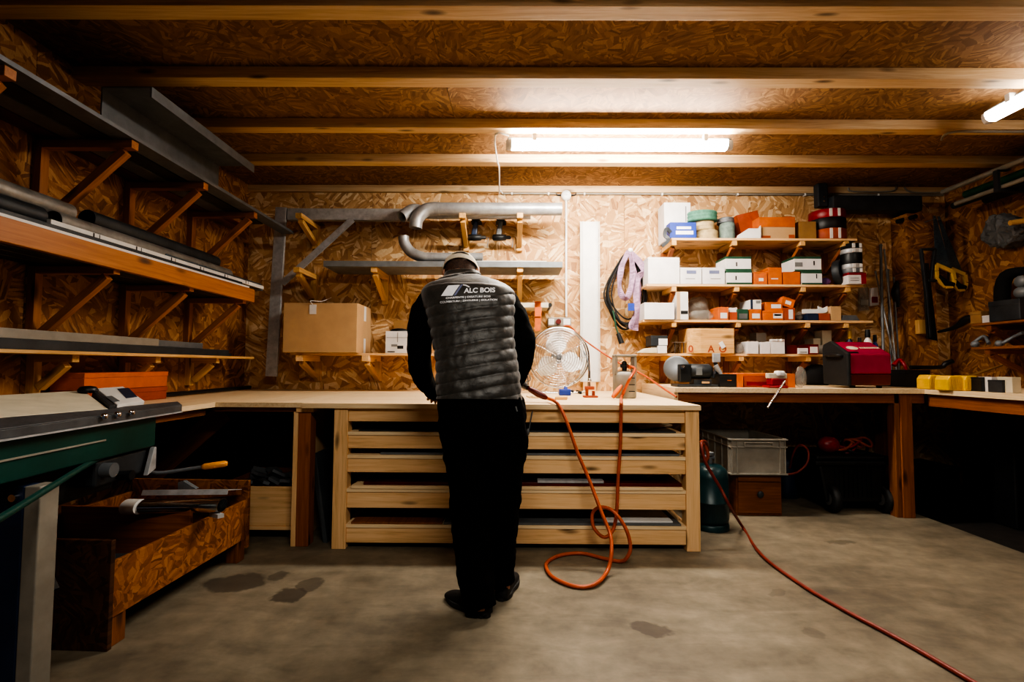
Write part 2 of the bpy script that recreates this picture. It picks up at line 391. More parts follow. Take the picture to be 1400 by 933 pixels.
# ------------------------------------------------------------------ ceiling lights
def tube_light(label, p0, p1, tm, grp):
    p0, p1 = V(p0), V(p1); d = (p1-p0).normalized(); sd = d.cross(V((0, 0, 1)))
    t = thing('tube_light', label, 'ceiling light', (p0+p1)/2+V((0, 0, -.04)), grp)
    z = V((0, 0, 1))
    m = MB(); m.beam(p0+z*.03, p1+z*.03, .05, .022); m.build('housing', ['grey_mid'], t, bevel=.004)
    def prof(p, s=1): return [p + sd*x*s + z*y for x, y in ((-.045, .018), (.045, .018), (.05, 0), (.042, -.026), (.022, -.04), (-.022, -.04), (-.042, -.026), (-.05, 0))]
    m = MB(); m.rings([prof(p0+d*.03), prof(p1-d*.03)]); m.build('diffuser', [tm], t)
    for p, e in ((p0, d), (p1, -d)):
        m = MB(); m.rings([prof(p+e*.032, 1.05), prof(p, .85), prof(p-e*.012, .5)]); m.build('end_cap', ['white_plastic'], t)
    for f in (.12, .88):
        p = p0.lerp(p1, f); m = MB(); m.beam(p-sd*.055+z*.03, p+sd*.055+z*.03, .03, .05); m.build('clip', ['white_plastic'], t)
    return t
ZL = JB-.055; yl = jy[2]+.14
a = at(694, 189, yl); b = at(998, 190, yl)
tube_light('long glowing white tube light above the workbench, behind the man\'s head', (a.x, yl, ZL), (b.x, yl, ZL), 'tube1', None)
q = atz(1350, 163, ZL-.01)
tube_light('white tube light cut off by the right edge of the photo', (q.x, q.y, ZL), (q.x, q.y-1.57, ZL), 'tube2', None)

# ------------------------------------------------------------------ left wall shelves
def side_bracket(mb_parent, Y, xt, z, hgt, s=.05, mats='pine_yellow', xb=XL):
    """timber bracket off the left wall: upright, arm, diagonal brace"""
    br = MB(); br.box(xb, xb+.045, Y-s/2, Y+s/2, z-hgt, z); br.build('bracket_upright', [mats], mb_parent, bevel=.002)
    br = MB(); br.box(xb+.045, xt, Y-s/2, Y+s/2, z-s*.9, z); br.build('bracket_arm', [mats], mb_parent, bevel=.002)
    br = MB(); br.beam((xb+.06, Y, z-hgt+.04), (xt-.05, Y, z-s*.9-.012), s*.9, s*.9, up=(0, 0, 1)); br.build('bracket_brace', [mats], mb_parent, bevel=.002)
BY = [2.0, 2.68, 3.31, 3.96]
t = thing('wall_rack', 'topmost timber rack of the left wall carrying long dark metal profiles', 'rack', (XL, 3, 1.9))
for y in BY: side_bracket(t, y, -2.1, 2.375, .5, mats='pine_orange')
t = thing('wall_rack', 'middle timber rack on the left wall with a deep orange-brown front board', 'rack', (XL, 3, 1.2))
zb = 1.655; xf = -2.17
for y in BY: side_bracket(t, y, xf, zb+.02, .42, .045, mats='pine_orange')
m = MB(); m.box(xf, xf+.035, .6, 4.05, zb, zb+.105); m.build('front_board', ['pine_orange'], t, bevel=.003)
t = thing('wall_shelf', 'lowest board shelf on the left wall, thin and pale edged, above the orange boxes', 'shelf', (XL, 3, 1.0))
zs = 1.195
for y in (2.70, 3.33, 4.0): side_bracket(t, y, -2.39, zs, .22, .045, mats='pine_yellow')
m = MB(); m.box(XL, -2.34, .6, 4.46, zs, zs+.018); m.build('board', ['pine_yellow'], t, bevel=.001)
# goods on the upper rack
zu = 2.376
def uprofile(y0, y1, x0, x1, z0, h, th=.003, mi=0):
    m = MB(); m.box(x0, x1, y0, y1, z0, z0+th, mi); m.box(x0, x0+th, y0, y1, z0+th, z0+h, mi); m.box(x1-th, x1, y0, y1, z0+th, z0+h, mi); return m
m = uprofile(.7, 4.62, -2.2, -2.085, zu, .022)
solo(m, 'gutter_profile', ['steel_grey'], 'long grey metal profile on the front edge of the topmost left rack', 'metal profile', 'metal profiles on the topmost left rack')
solo(uprofile(.7, 4.3, -2.33, -2.215, zu, .05), 'gutter_profile', ['steel_dark'], 'long dark metal profile second from the front on the topmost left rack', 'metal profile', 'metal profiles on the topmost left rack')
solo(uprofile(.7, 4.1, -2.46, -2.345, zu, .07), 'gutter_profile', ['steel_grey'], 'long grey metal profile third from the front on the topmost left rack', 'metal profile', 'metal profiles on the topmost left rack')
solo(uprofile(.7, 4.5, -2.6, -2.475, zu, .04), 'gutter_profile', ['dark_red'], 'long dark reddish metal profile against the wall on the topmost left rack', 'metal profile', 'metal profiles on the topmost left rack')
# the big folded cover lying across them, near the ceiling
pa, pb, pc, pd = at(190, 140, 2.62), at(150, 158, 2.62), at(328, 238, 3.6), at(305, 262, 3.6)
m = MB(); th = .008
za = 2.61
m.box(-2.2, -1.93, 2.56, 3.6, za, za+th); m.box(-1.938, -1.93, 2.56, 3.6, za-.05, za); m.box(-2.2, -2.192, 2.56, 3.6, zu+.0225, za)
solo(m, 'sheet_metal_cover', ['steel_grey'], 'wide grey folded metal cover lying on of the profiles near the ceiling', 'metal cover')
# goods on the middle rack: resting on arms (z = zb+.02)
z0 = zb+.022
def pipe(name, mat, label, y0, y1, x, z, r, wall_=.003, group=None, n=24, x1=None):
    m = MB(); x1 = x if x1 is None else x1
    A = V((x, y0, z)); B = V((x1, y1, z)); ring = lambda p, rr: [p+V((math.cos(2*math.pi*k/n)*rr, 0, math.sin(2*math.pi*k/n)*rr)) for k in range(n)]
    m.rings([ring(A, r), ring(B, r), ring(B, r-wall_), ring(A, r-wall_)], 0, False, True, True)
    return solo(m, name, [mat], label, 'pipe', group)
gp = 'round pipes on the middle left rack'
for k, (xa_, xb_) in enumerate(((-2.29, -2.212), (-2.39, -2.3), (-2.5, -2.4), (-2.61, -2.51))):
    m = MB(); m.box(xa_, xb_, 1.0, 4.0+.08*(k % 3), z0, z0+.137); solo(m, 'box_profile', ['steel_dark'], ('dark square profile right behind the front board of the middle left rack', 'second dark square profile under the pipes of the middle left rack', 'third dark square profile under the pipes of the middle left rack', 'dark square profile against the wall under the pipes of the middle rack')[k], 'metal profile', 'square profiles on the middle left rack', bevel=.003)
zp = z0+.139
pipe('downpipe', 'steel_dark', 'dark round pipe with open black end, front one of the near pipes', .8, 2.4, -2.345, zp+.052, .05, group=gp)
pipe('downpipe', 'galv_dark', 'front long grey pipe with open end beside the marked white strip', 2.46, 3.98, -2.33, zp+.052, .05, group=gp)
pipe('downpipe', 'steel_dark', 'dark pipe in the middle of the near pipes on the left rack', .8, 2.42, -2.455, zp+.052, .05, group=gp)
pipe('downpipe', 'galv_dark', 'grey pipe behind the front long pipe of the middle left rack', 2.48, 3.98, -2.44, zp+.052, .05, group=gp)
pipe('downpipe', 'steel_dark', 'dark pipe touching the wall on the middle left rack', 1.0, 3.9, -2.56, zp+.052, .05, group=gp)
pipe('downpipe', 'galv_dark', 'grey pipe lying on top of the near pipes of the left rack', .8, 2.62, -2.4, zp+.052+.087, .05, group=gp)
pipe('downpipe', 'steel_dark', 'dark pipe lying on top of the far pipes of the left rack', 2.72, 3.9, -2.385, zp+.052+.087, .05, group=gp)
m = MB(); x_ = -2.262; m.box(x_, x_+.02, 2.36, 4.4, zp, zp+.028)
for k in range(6): m.box(x_+.0201, x_+.0206, 2.6+k*.3, 2.61+k*.3, zp+.004, zp+.026, 1); m.box(x_+.0201, x_+.0206, 2.64+k*.3, 2.645+k*.3, zp+.004, zp+.026, 1)
solo(m, 'trim_strip', ['white', 'print_black'], 'white strip with short black marks beside the pipes on the middle left rack', 'strip')
solo(uprofile(.7, 4.03, -2.208, -2.172, z0, .106), 'trim_strip', ['white'], 'plain whitish strip standing behind the front board of the middle left rack', 'strip')
m = MB(); m.box(-2.285, -2.27, 3.2, 4.42, zp, zp+.05); solo(m, 'metal_bar', ['steel_blue'], 'shiny blue grey bar poking out at the far end of the middle left rack', 'metal bar', bevel=.004)
m = MB(); m.box(-2.5, -2.3, 4.0, 4.5, zp, zp+.02); m.box(-2.31, -2.3, 4.0, 4.5, zp+.02, zp+.05); solo(m, 'metal_bar', ['zinc'], 'flat grey bar poking out furthest at the far end of the middle left rack', 'metal bar')

# goods on the lower shelf
z1 = zs+.018
m = MB(); m.box(-2.5, -2.36, .7, 4.1, z1, z1+.05); solo(m, 'dark_slab', ['steel_dark'], 'long dark slab under the pale boards on the lowest left shelf', 'panel', bevel=.003)
m = MB(); m.box(-2.6, -2.37, .7, 3.3, z1+.051, z1+.1); solo(m, 'cladding_board', ['grey_plastic'], 'long pale grey cladding board with squared end on the lowest left shelf', 'cladding', bevel=.003)
m = MB(); m.box(-2.6, -2.39, 3.31, 3.8, z1+.051, z1+.095); solo(m, 'cladding_board', ['steel_grey'], 'short darker grey board butted behind the pale board on the lowest left shelf', 'cladding', bevel=.003)
m = MB(); m.box(-2.6, -2.51, 1.2, 4.4, z1, z1+.03); solo(m, 'metal_bar', ['steel_dark'], 'dark bar reaching the far end of the lowest left shelf by the wall', 'metal bar')

# ------------------------------------------------------------------ left counter, worktops
ZW = .905; TH = .03; YF = 3.15; XC = -1.9
m = MB(); m.box(XL, XC, .9, YF, ZW-TH, ZW); m.box(XL, -1.33, YF, D-.002, ZW-TH, ZW)
m = MB(); m.prism([(XL, 2.56, ZW-TH), (XC, 2.56, ZW-TH), (XC, YF+.02, ZW-TH), (-1.335, YF+.02, ZW-TH), (-1.335, D-.002, ZW-TH), (XL, D-.002, ZW-TH)], (0, 0, TH))
lc = thing('corner_counter', 'pale wooden corner counter running along the left wall to the workbench', 'counter', (XL, 2, 0))
m.build('worktop', ['pine_cream'], lc)
m = MB(); m.box(XC-.09, XC-.05, 2.56, YF, ZW-TH-.05, ZW-TH); m.box(XC-.05, -1.335, YF+.06, YF+.10, ZW-TH-.03, ZW-TH); m.build('rail', ['pine_dark'], lc)
xp = X(408, YF+.05, 600); xq = X(425, YF+.05, 600)
m = MB(); m.box(xp, xq, YF+.04, YF+.13, 0, ZW-TH-.03); m.build('post', ['pine_red'], lc, bevel=.003)
m = MB(); m.box(xp-.03, xp, YF+.04, YF+.6, 0, ZW-TH-.03); m.build('side_board', ['pine'], lc, bevel=.002)
m = MB(); m.box(xp-.01, xq+.02, YF+.03, YF+.14, ZW-TH-.03, ZW-TH); m.build('block', ['pine'], lc)
m = MB(); m.beam((XL+.04, 3.5, .3), (XC-.12, 3.5, ZW-TH-.06), .05, .14); m.build('brace', ['pine_dark'], lc)

# main workbench
WX0 = X(455, YF, 650); WX1 = X(957, YF, 650)
wb = thing('workbench', 'big pine workbench with open slatted shelves the man stands at', 'workbench', ((WX0+WX1)/2, 4, 0))
m = MB(); m.prism([(-1.333, YF-.02, ZW-TH), (WX1+.005, YF-.02, ZW-TH), (1.16, D-.002, ZW-TH), (-1.333, D-.002, ZW-TH)], (0, 0, TH)); m.build('worktop', ['pine_cream'], wb)
xa = X(474, YF, 650); xb = X(938, YF, 650)
pw = xa-WX0
for (x0, x1) in ((WX0, xa), (xb, WX1)):
    m = MB(); m.box(x0, x1, YF, YF+.09, 0, ZW-TH); m.build('post', ['pine'], wb, bevel=.003)
for (x0, x1) in ((WX0, xa), (xb, WX1)):
    m = MB(); m.box(x0, x1, D-.3, D-.21, 0, ZW-TH); m.build('post', ['pine'], wb, bevel=.003)
rows = [(557, 578, 0), (597, 615, 590), (629, 648, 625), (675, 697, 665), (724, 745, 716)]
rz = []
for (ya, yb_, yc) in rows:
    za, zb2 = Z(ya, YF), Z(yb_, YF)
    if yc == 0: za = ZW-TH
    rz.append(za)
    m = MB(); m.box(xa-.02 if False else xa, xb, YF+.012, YF+.055, zb2, za); m.build('front_rail', ['pine'], wb, bevel=.003)
    if yc:
        m = MB(); m.box(xa, xb, YF+.006, D-.3, za+.0015, za+.022); m.build('shelf_board', ['pine_cream'], wb)
for x0 in (xa-.05, xb+.005):
    for za in rz[1:]:
        m = MB(); m.box(x0, x0+.045, YF+.09, D-.3, za-.07, za); m.build('side_rail', ['pine'], wb, bevel=.002)
m = MB(); m.box(WX0, WX1, D-.21, D-.19, .05, ZW-TH); m.build('back_board', ['pine_dark'], wb)
# sheets stored on the shelves
def sheet(x0, x1, zz, th, mat, label, y0=YF+.03, y1=D-.5, name='stored_sheet'):
    m = MB(); m.box(x0, x1, y0, y1, zz, zz+th); return solo(m, name, [mat] if isinstance(mat, str) else mat, label, 'panel', 'sheets stored in the workbench', bevel=.001)
z = [r+.023 for r in rz]
sheet(xa+.06, xb-.05, z[1], .008, 'steel_dark', 'dark sheet lying on the top shelf of the workbench')
sheet(xa+.2, xb-.03, z[2], .012, 'steel_grey', 'thin grey sheet lying on the second shelf of the workbench')
sheet(xa+.03, xb-.02, z[3], .018, 'pine_cream', 'pale edged board on the third shelf of the workbench', YF+.0)
sheet(xa+.1, xb-.02, z[3]+.019, .02, 'dark_red', 'glossy dark red sheet on top of the pale board in the workbench', YF+.02)
m = MB(); m.box(X(735, YF, 670), X(826, YF, 670), YF+.01, YF+.2, z[3]+.041, z[3]+.055); solo(m, 'metal_strip', ['alu'], 'bright metal strip lying on the dark red sheet right of the man\'s legs', 'metal strip')
sheet(xa+.03, xa+.6, z[4], .012, 'pine_dark', 'short brown board at the left end of the bottom workbench shelf', YF+.01)
sheet(xa+.61, xb-.03, z[4], .012, 'grey_mid', 'dark grey sheet filling the right part of the bottom workbench shelf', YF+.01)
sheet(X(830, YF, 720), X(922, YF, 720), z[4]+.013, .01, 'white', 'white sheet poking out at the right of the bottom workbench shelf', YF+.03, YF+.9)
for k, (px, zz, l) in enumerate(((915, z[1]+.009, 'top'), (925, z[3]+.056, 'third'))):
    m = MB(); x = X(px, YF+.4, 640); m.prism([(x-.28, YF+.12, zz), (x, YF+.32, zz), (x, YF+.9, zz), (x-.3, YF+.6, zz)], (0, 0, .01))
    solo(m, 'offcut_sheet', ['cream'], 'pale offcut lying askew near the right end of the %s workbench shelf' % l, 'offcut')
# grey sheets leaning in the gap left of the bench
m = MB(); p = [(X(424, 3.3, 640), 3.3, Z(624, 3.3)), (X(433, 3.3, 640), 3.28, Z(621, 3.3)), (X(453, 3.3, 740)-.01, 3.26, 0), (X(447, 3.3, 740)-.01, 3.26, 0)]
m.prism(p, (0, .7, 0)); solo(m, 'folded_sheet', ['tarp'], 'grey folded plastic sheet standing in the gap beside the workbench post', 'sheet')
m = MB(); p = [(X(428, 3.5, 640)-.03, 3.42, Z(640, 3.5)), (X(437, 3.5, 640)-.05, 3.42, Z(650, 3.5)), (-1.21, 3.42, 0), (-1.25, 3.42, 0)]
m.prism(p, (0, .5, 0)); solo(m, 'dark_board', ['steel_dark'], 'dark narrow panel leaning behind the grey folded sheet', 'panel')
# things on left counter
def long_box(x0, x1, y0, y1, z0, z1, mats, label, grp):
    t = thing('flat_carton', label, 'carton', ((x0+x1)/2, (y0+y1)/2, z0), grp)
    m = MB(); m.box(x0, x1, y0, y1, z0, z1-.012); m.build('tray', [mats[0]], t, bevel=.002)
    m = MB(); m.box(x0-.004, x1+.004, y0-.004, y1+.004, z1-.03, z1); m.build('lid', [mats[1]], t, bevel=.003); return t
zc = ZW+.001
a = at(45, 545, 2.55); 
long_box(-2.62, -2.425, 2.8, 3.47, zc, zc+.085, ('orange_red', 'orange_red'), 'lower red-orange flat carton on the left counter behind the machine', 'flat cartons on the left counter')
long_box(-2.62, -2.425, 2.8, 3.47, zc+.087, zc+.188, ('orange', 'orange'), 'upper orange flat carton on top of the lower one on the left counter', 'flat cartons on the left counter')
m = MB(); m.tube([V((-2.5, 3.5, zc+.02)), V((-2.55, 4.8, zc+.02))], .016, 12); solo(m, 'black_tube', ['black'], 'thin black tube lying on the left counter beyond the orange cartons', 'tube')

# ------------------------------------------------------------------ sheet bending machine (left foreground)
bm_ = thing('folding_machine', 'green and grey sheet metal folding machine cut off by the left edge', 'machine', (-1.5, 1.6, 0))
ZT = .955
F0 = atz(-80, 598, ZT); F1 = atz(249, 553.5, ZT)
dd = (F1-F0).normalized(); nn = V((-dd.y, dd.x, 0)); nn = nn if nn.x < 0 else -nn
PB = V((-2.12, 2.2, 1.03)); PN = dd.cross(PB-F0).normalized()
def S(px, py, h=0):                                         # a point on the sloping table top
    r = ray(px, py); return CP + r*((F0-CP).dot(PN)/r.dot(PN)) + PN*(h if PN.z > 0 else -h)
def lp(s_, o, z): return F0+dd*s_+nn*o+V((0, 0, z-ZT))
LL = (F1-F0).length; UPN = PN if PN.z > 0 else -PN
def slab(pxs, t0, h): m = MB(); m.prism([S(a, b, h) for a, b in pxs], -UPN*t0); return m
slab([(-80, 578), (243, 548.5), (249, 553), (-80, 596)], .012, -.002).build('steel_edge', ['steel_edge'], bm_, bevel=.002)
m = MB(); m.prism([lp(0, 0, ZT-.004), lp(LL, 0, ZT-.004), lp(LL, .006, ZT-.004), lp(0, .006, ZT-.004)], (0, 0, -.026)); m.build('steel_lip', ['steel_edge'], bm_, bevel=.001)
m = MB(); m.prism([lp(0, -.004, ZT-.031), lp(LL, -.004, ZT-.031), lp(LL, .02, ZT-.031), lp(0, .02, ZT-.031)], (0, 0, -.006)); m.build('bright_edge', ['alu'], bm_)
slab([(-80, 545), (114, 534), (148, 559), (-80, 577)], .02, .0).build('table', ['cream'], bm_, bevel=.003)
slab([(131, 534), (168, 531), (197, 551), (160, 557)], .02, .01).build('control_plate', ['white'], bm_, bevel=.003)
cpl = bpy.data.objects['control_plate']
slab([(160, 535), (175, 533.5), (187, 546), (172, 548)], .002, .0125).build('sticker', ['blue_dark'], cpl)
slab([(143, 546), (152, 545), (163, 552), (154, 554)], .002, .0125).build('scale_window', ['steel_grey'], cpl)
slab([(126, 538), (131, 538), (157, 558), (149, 559)], .03, .012).build('guide_rail', ['steel_dark'], bm_, bevel=.003)
m = MB(); c = S(120, 538, .002); m.lathe([(.01, 0), (.035, 0), (.04, .012), (.03, .028), (.01, .032)], c); m.build('knob', ['black'], bm_)
for px, py in ((145, 571), (163, 568.5), (182, 566)):
    m = MB(); c = S(px, py-2, -.01); m.lathe([(.003, 0), (.011, .0), (.012, .012), (.008, .018), (.002, .02)], c+nn*.005); m.build('bolt', ['chrome'], bm_)
# green beam below
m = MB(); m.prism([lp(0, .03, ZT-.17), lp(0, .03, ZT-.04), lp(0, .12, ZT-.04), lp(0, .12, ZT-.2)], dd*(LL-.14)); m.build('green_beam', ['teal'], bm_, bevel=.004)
m = MB(); m.beam(lp(.0, .026, ZT-.1), lp(LL-.45, .026, ZT-.1), .004, .006); m.build('beam_line', ['grey_plastic'], bm_)
m = MB(); m.prism([lp(LL-.16, .05, ZT-.28), lp(LL-.16, .05, ZT-.18), lp(LL-.16, .2, ZT-.18), lp(LL-.16, .2, ZT-.28)], dd*-.3); m.build('cheek_plate', ['steel_dark'], bm_, bevel=.01)
m = MB(); m.prism([lp(LL-.20, .02, ZT-.29), lp(LL-.16, .02, ZT-.175), lp(LL-.145, .02, ZT-.175), lp(LL-.145, .02, ZT-.27)], nn*.02); m.build('slotted_bracket', ['alu'], bm_, bevel=.002)
m = MB(); m.cyl(lp(LL-.33, .05, ZT-.26), lp(LL-.33, -.0, ZT-.26), .02); m.build('hex_bolt', ['black'], bm_)
m = MB(); m.cyl(lp(LL-.42, .05, ZT-.22), lp(LL-.42, .01, ZT-.22), .028); m.build('pivot', ['steel_grey'], bm_)
h0 = at(190, 640, 2.35); h1 = at(215, 647, 2.4); h2 = at(262, 641, 2.45); h3 = at(276, 639, 2.46); h4 = at(311, 634, 2.5)
m = MB(); m.tube([lp(LL-.3, .08, ZT-.27), h0, h1, h2, h3], .009, 10, 0, 5); lv = m.build('lever', ['steel_grey'], bm_)
m = MB(); m.tube([h3, h3.lerp(h4, .1), h3.lerp(h4, .9), h4], [.011, .016, .016, .011], 12); m.build('grip', ['yellow_grip'], lv)
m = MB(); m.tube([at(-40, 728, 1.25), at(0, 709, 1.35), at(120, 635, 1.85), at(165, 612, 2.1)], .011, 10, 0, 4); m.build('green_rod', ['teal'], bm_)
# undercarriage bits
for (pa, pb, r) in (((70, 640, 2.0), (150, 610, 2.15), .012), ((75, 640, 2.0), (78, 660, 2.0), .009), ((85, 632, 2.05), (112, 628, 2.1), .01)):
    m = MB(); m.cyl(at(*pa), at(*pb), r); m.build('linkage', ['steel_grey'], bm_)
m = MB(); m.prism([lp(LL-.7, .12, ZT-.33), lp(LL-.7, .12, ZT-.17), lp(LL-.7, .4, ZT-.17), lp(LL-.7, .4, ZT-.33)], dd*.45); m.build('gear_box', ['black'], bm_, bevel=.02)
# foreground legs
lx0 = at(28, 900, 1.52).x; lx1 = at(50, 900, 1.52).x
m = MB(); p = [at(8, 645, 1.5), at(51, 640, 1.5), at(33, 900, 1.5), at(3, 900, 1.5)]
zt_ = ZT-.18
A = at(50, 760, 1.6); zt_ = ZT-.2
m.box(A.x-.05, A.x+.0, 1.6, 1.67, 0, zt_); m.build('leg', ['grey_plastic'], bm_, bevel=.004)
m = MB(); m.box(A.x-.22, A.x-.051, 1.6, 1.66, 0, zt_); m.build('leg_cover', ['blue_dark'], bm_, bevel=.004)
m = MB(); c = at(22, 680, 1.6); m.cyl((c.x, 1.6, c.z), (c.x, 1.585, c.z), .012); m.build('leg_bolt', ['chrome'], bm_)
# wooden prop stick standing against the crate
m = MB(); m.beam(at(80, 662, 1.9), at(46, 800, 1.8), .02, .03); solo(m, 'wooden_batten', ['pine_cream'], 'narrow wooden batten leaning between the machine leg and the chipboard crate', 'batten')
m = MB(); pp = [at(43, 785, 1.8), at(50, 783, 1.8), at(64, 812, 1.8), at(58, 818, 1.8)]; m.prism(pp, (0, .05, 0)); solo(m, 'pry_bar_end', ['black'], 'black pointed metal end beside the machine leg at the crate', 'tool')

# ------------------------------------------------------------------ chipboard crate on the floor
# near corner at floor: left (38,890) right (146,893);  right side runs to (343,760)
c0 = atz(38, 888, 0); c1 = atz(146, 892, 0); c2 = atz(340, 762, 0)
# use an axis-aligned-ish crate: front face Y=c1.y, right side X from c1.x to c2.x
side = (V((c2.x, c2.y, 0))-V((c1.x, c1.y, 0))); SL = side.length; sdv = side.normalized(); fr = V((-sdv.y, sdv.x, 0))
if fr.x > 0: fr = -fr
W = .72; H1 = at(150, 740, c1.y).z; 
def cp_(s, o, z): return V((c1.x, c1.y, 0))+sdv*s+fr*o+V((0, 0, z))
cr = thing('chipboard_crate', 'big open chipboard crate on the floor beside the folding machine', 'crate', cp_(SL/2, W/2, 0))
def bd(s0, s1, o0, o1, z0, z1): m = MB(); m.prism([cp_(s0, o0, z0), cp_(s1, o0, z0), cp_(s1, o1, z0), cp_(s0, o1, z0)], (0, 0, z1-z0)); return m
print('crate', c0, c1, c2, SL, H1)
bd(0, .022, -.0, W, .0, H1).build('end_panel', ['osb_end'], cr, bevel=.002)
H2 = H1+.0
bd(.023, SL-.022, .004, .022, .12, H1-.09).build('side_panel', ['osb_dark'], cr, bevel=.002)
bd(.023, SL-.022, W-.02, W, .12, H1-.05).build('side_panel', ['osb_dark'], cr, bevel=.002)
bd(SL-.022, SL, 0, W, .06, H1+.02).build('end_panel', ['osb_dark'], cr, bevel=.002)
bd(.023, SL-.022, .023, W-.02, .12, .135).build('bottom', ['pine_dark'], cr)
bd(SL*.5, SL*.5+.02, .023, W-.02, .136, H1-.01).build('divider', ['pine_red'], cr, bevel=.002)
for s in (.03, SL-.1):
    bd(s, s+.07, .01, .08, 0, .119).build('foot', ['pine_dark'], cr, bevel=.003)
    bd(s, s+.07, W-.08, W-.01, 0, .119).build('foot', ['pine_dark'], cr, bevel=.003)
m = MB()
for k in range(26):
    s = random.uniform(.1, SL*.46); o = random.uniform(.08, W-.1); m.obox(cp_(s, o, .17+random.random()*.07), (random.uniform(.04, .13), random.uniform(.03, .08), .03), Euler((random.random()*.5, random.random()*.5, random.random()*3)).to_matrix())
o = solo(m, 'metal_scraps', ['steel_dark'], 'heap of dark scrap pieces in the near half of the chipboard crate', 'scrap', bevel=.004); o['kind'] = 'stuff'
# shiny pieces resting on the crate rims
zr = H1+.022
pA, pB = at(174, 693, 2.5), at(304, 691, 2.6)
m = MB(); open_rs = []
for p in (pA, pB): open_rs.append([p+V((0, math.cos(2*math.pi*k/22)*.048, math.sin(2*math.pi*k/22)*.034)) for k in range(22)])
inn = [[p+(q-p)*.93 for q in r] for p, r in zip((pA, pB), open_rs)]
m.rings([open_rs[0], open_rs[1], inn[1], inn[0]], 0, False, True, True)
gp_ = solo(m, 'gutter_piece', ['chrome'], 'shiny rounded metal gutter piece with white end lying across the chipboard crate', 'gutter')
m = MB(); m.rings([[p-V((.004, 0, 0))+(q-p)*1.04 for q in r] for p, r in ((pA, open_rs[0]), (pA+V((.07, 0, 0)), [q+V((.07, 0, 0)) for q in open_rs[0]]))]); m.build('white_end', ['white'], gp_)
pA, pB = at(195, 672, 2.75), at(312, 671, 2.8)
m = MB(); m.prism([pA, pA+V((0, .14, -.03)), pA+V((0, .14, -.026)), pA+V((0, -.0, .006)), pA+V((0, -.012, -.02)), pA+V((0, -.006, -.02))], pB-pA)
solo(m, 'folded_metal_profile', ['alu'], 'folded bright metal profile lying behind the gutter piece on the crate', 'metal profile')
m = MB(); m.beam(at(290, 703, 2.62), at(302, 706, 2.55), .03, .02); solo(m, 'metal_clip', ['alu'], 'small silver clip by the right rim of the chipboard crate', 'clip')
m = MB(); m.prism([at(243, 660, 2.95), at(250, 658, 2.95), at(268, 669, 2.95), at(243, 670, 2.95)], (0, .03, 0)); solo(m, 'metal_offcut', ['zinc'], 'grey triangular sheet offcut sticking up from the crate', 'offcut')
# second crate under the counter
k0 = at(343, 725, 3.3); k1 = at(405, 725, 3.3)
t = thing('wooden_crate', 'low wooden crate standing under the counter beside the orange post', 'crate', (k0.x, 3.5, 0))
xk0 = k0.x-.25; xk1 = xp-.035; zk0 = Z(727, 3.3); zk1 = Z(668, 3.3)
m = MB(); m.box(xk0, xk1, 3.3, 3.32, zk0+.025, zk1); m.build('front_panel', ['pine'], t, bevel=.003)
m = MB(); m.box(xk0, xk1, 3.29, 3.33, zk0, zk0+.024); m.build('bottom_rail', ['pine'], t, bevel=.003)
for x in (xk0, xk1-.02):
    m = MB(); m.box(x, x+.02, 3.321, 3.9, zk0+.01, zk1); m.build('side_panel', ['pine_red'], t)
m = MB(); m.box(xk0, xk1, 3.9, 3.92, zk0+.01, zk1); m.build('back_panel', ['pine_red'], t)
m = MB(); m.box(xk0, xk1, 3.331, 3.9, zk0, zk0+.012); m.build('bottom', ['pine_dark'], t)
for x in (xk0+.01, xk1-.07):
    m = MB(); m.box(x, x+.06, 3.34, 3.9, 0, zk0-.001); m.build('skid', ['pine_dark'], t)
m = MB()
for k in range(14):
    m.obox((random.uniform(xk0+.1, xk1-.1), random.uniform(3.42, 3.8), zk1-.02+random.random()*.04), (random.uniform(.08, .2), random.uniform(.04, .1), .02), Euler((random.random()*.6, random.random()*.6, random.random()*3)).to_matrix())
o = solo(m, 'sheet_offcuts', ['steel_grey'], 'grey metal offcuts heaped in the crate under the counter', 'scrap'); o['kind'] = 'stuff'

# ------------------------------------------------------------------ back wall, left half
YT = 4.42
def back_bracket(label, px, pyt, pyb, yt=YT, s=.055, mat='pine_yellow', grp='timber brackets on the back wall'):
    x = X(px, yt, pyt); zt_ = Z(pyt, yt, px); zb_ = Z(pyb, D-.05, px)
    t = thing('wall_bracket', label, 'bracket', (x, D, zb_), grp)
    m = MB(); m.box(x-s/2, x+s/2, D-.05, D-.001, zb_, zt_); m.build('upright', [mat], t, bevel=.002)
    m = MB(); m.box(x-s/2, x+s/2, yt, D-.05, zt_-s*.85, zt_); m.build('arm', [mat], t, bevel=.002)
    m = MB(); m.beam((x, D-.06, zb_+.05), (x, yt+.05, zt_-s*.85-.012), s*.8, s*.8); m.build('brace', [mat], t, bevel=.002)
    return x, zt_
x1, zA = back_bracket('timber bracket under the metal crossbar near the upright, upper row left', 408, 291, 340)
zpa = 291
back_bracket('timber bracket left of the two hanging drills, upper row', 632, zpa, 343)
back_bracket('timber bracket right of the two hanging drills, upper row', 711, zpa, 343)
_, zB = back_bracket('timber bracket over the big cardboard box, lower row left', 405, 365, 413)
back_bracket('timber bracket under the left part of the metal tray, lower row', 511, 365, 416)
back_bracket('timber bracket right of the man\'s shoulder, lower row', 711, 365, 418)
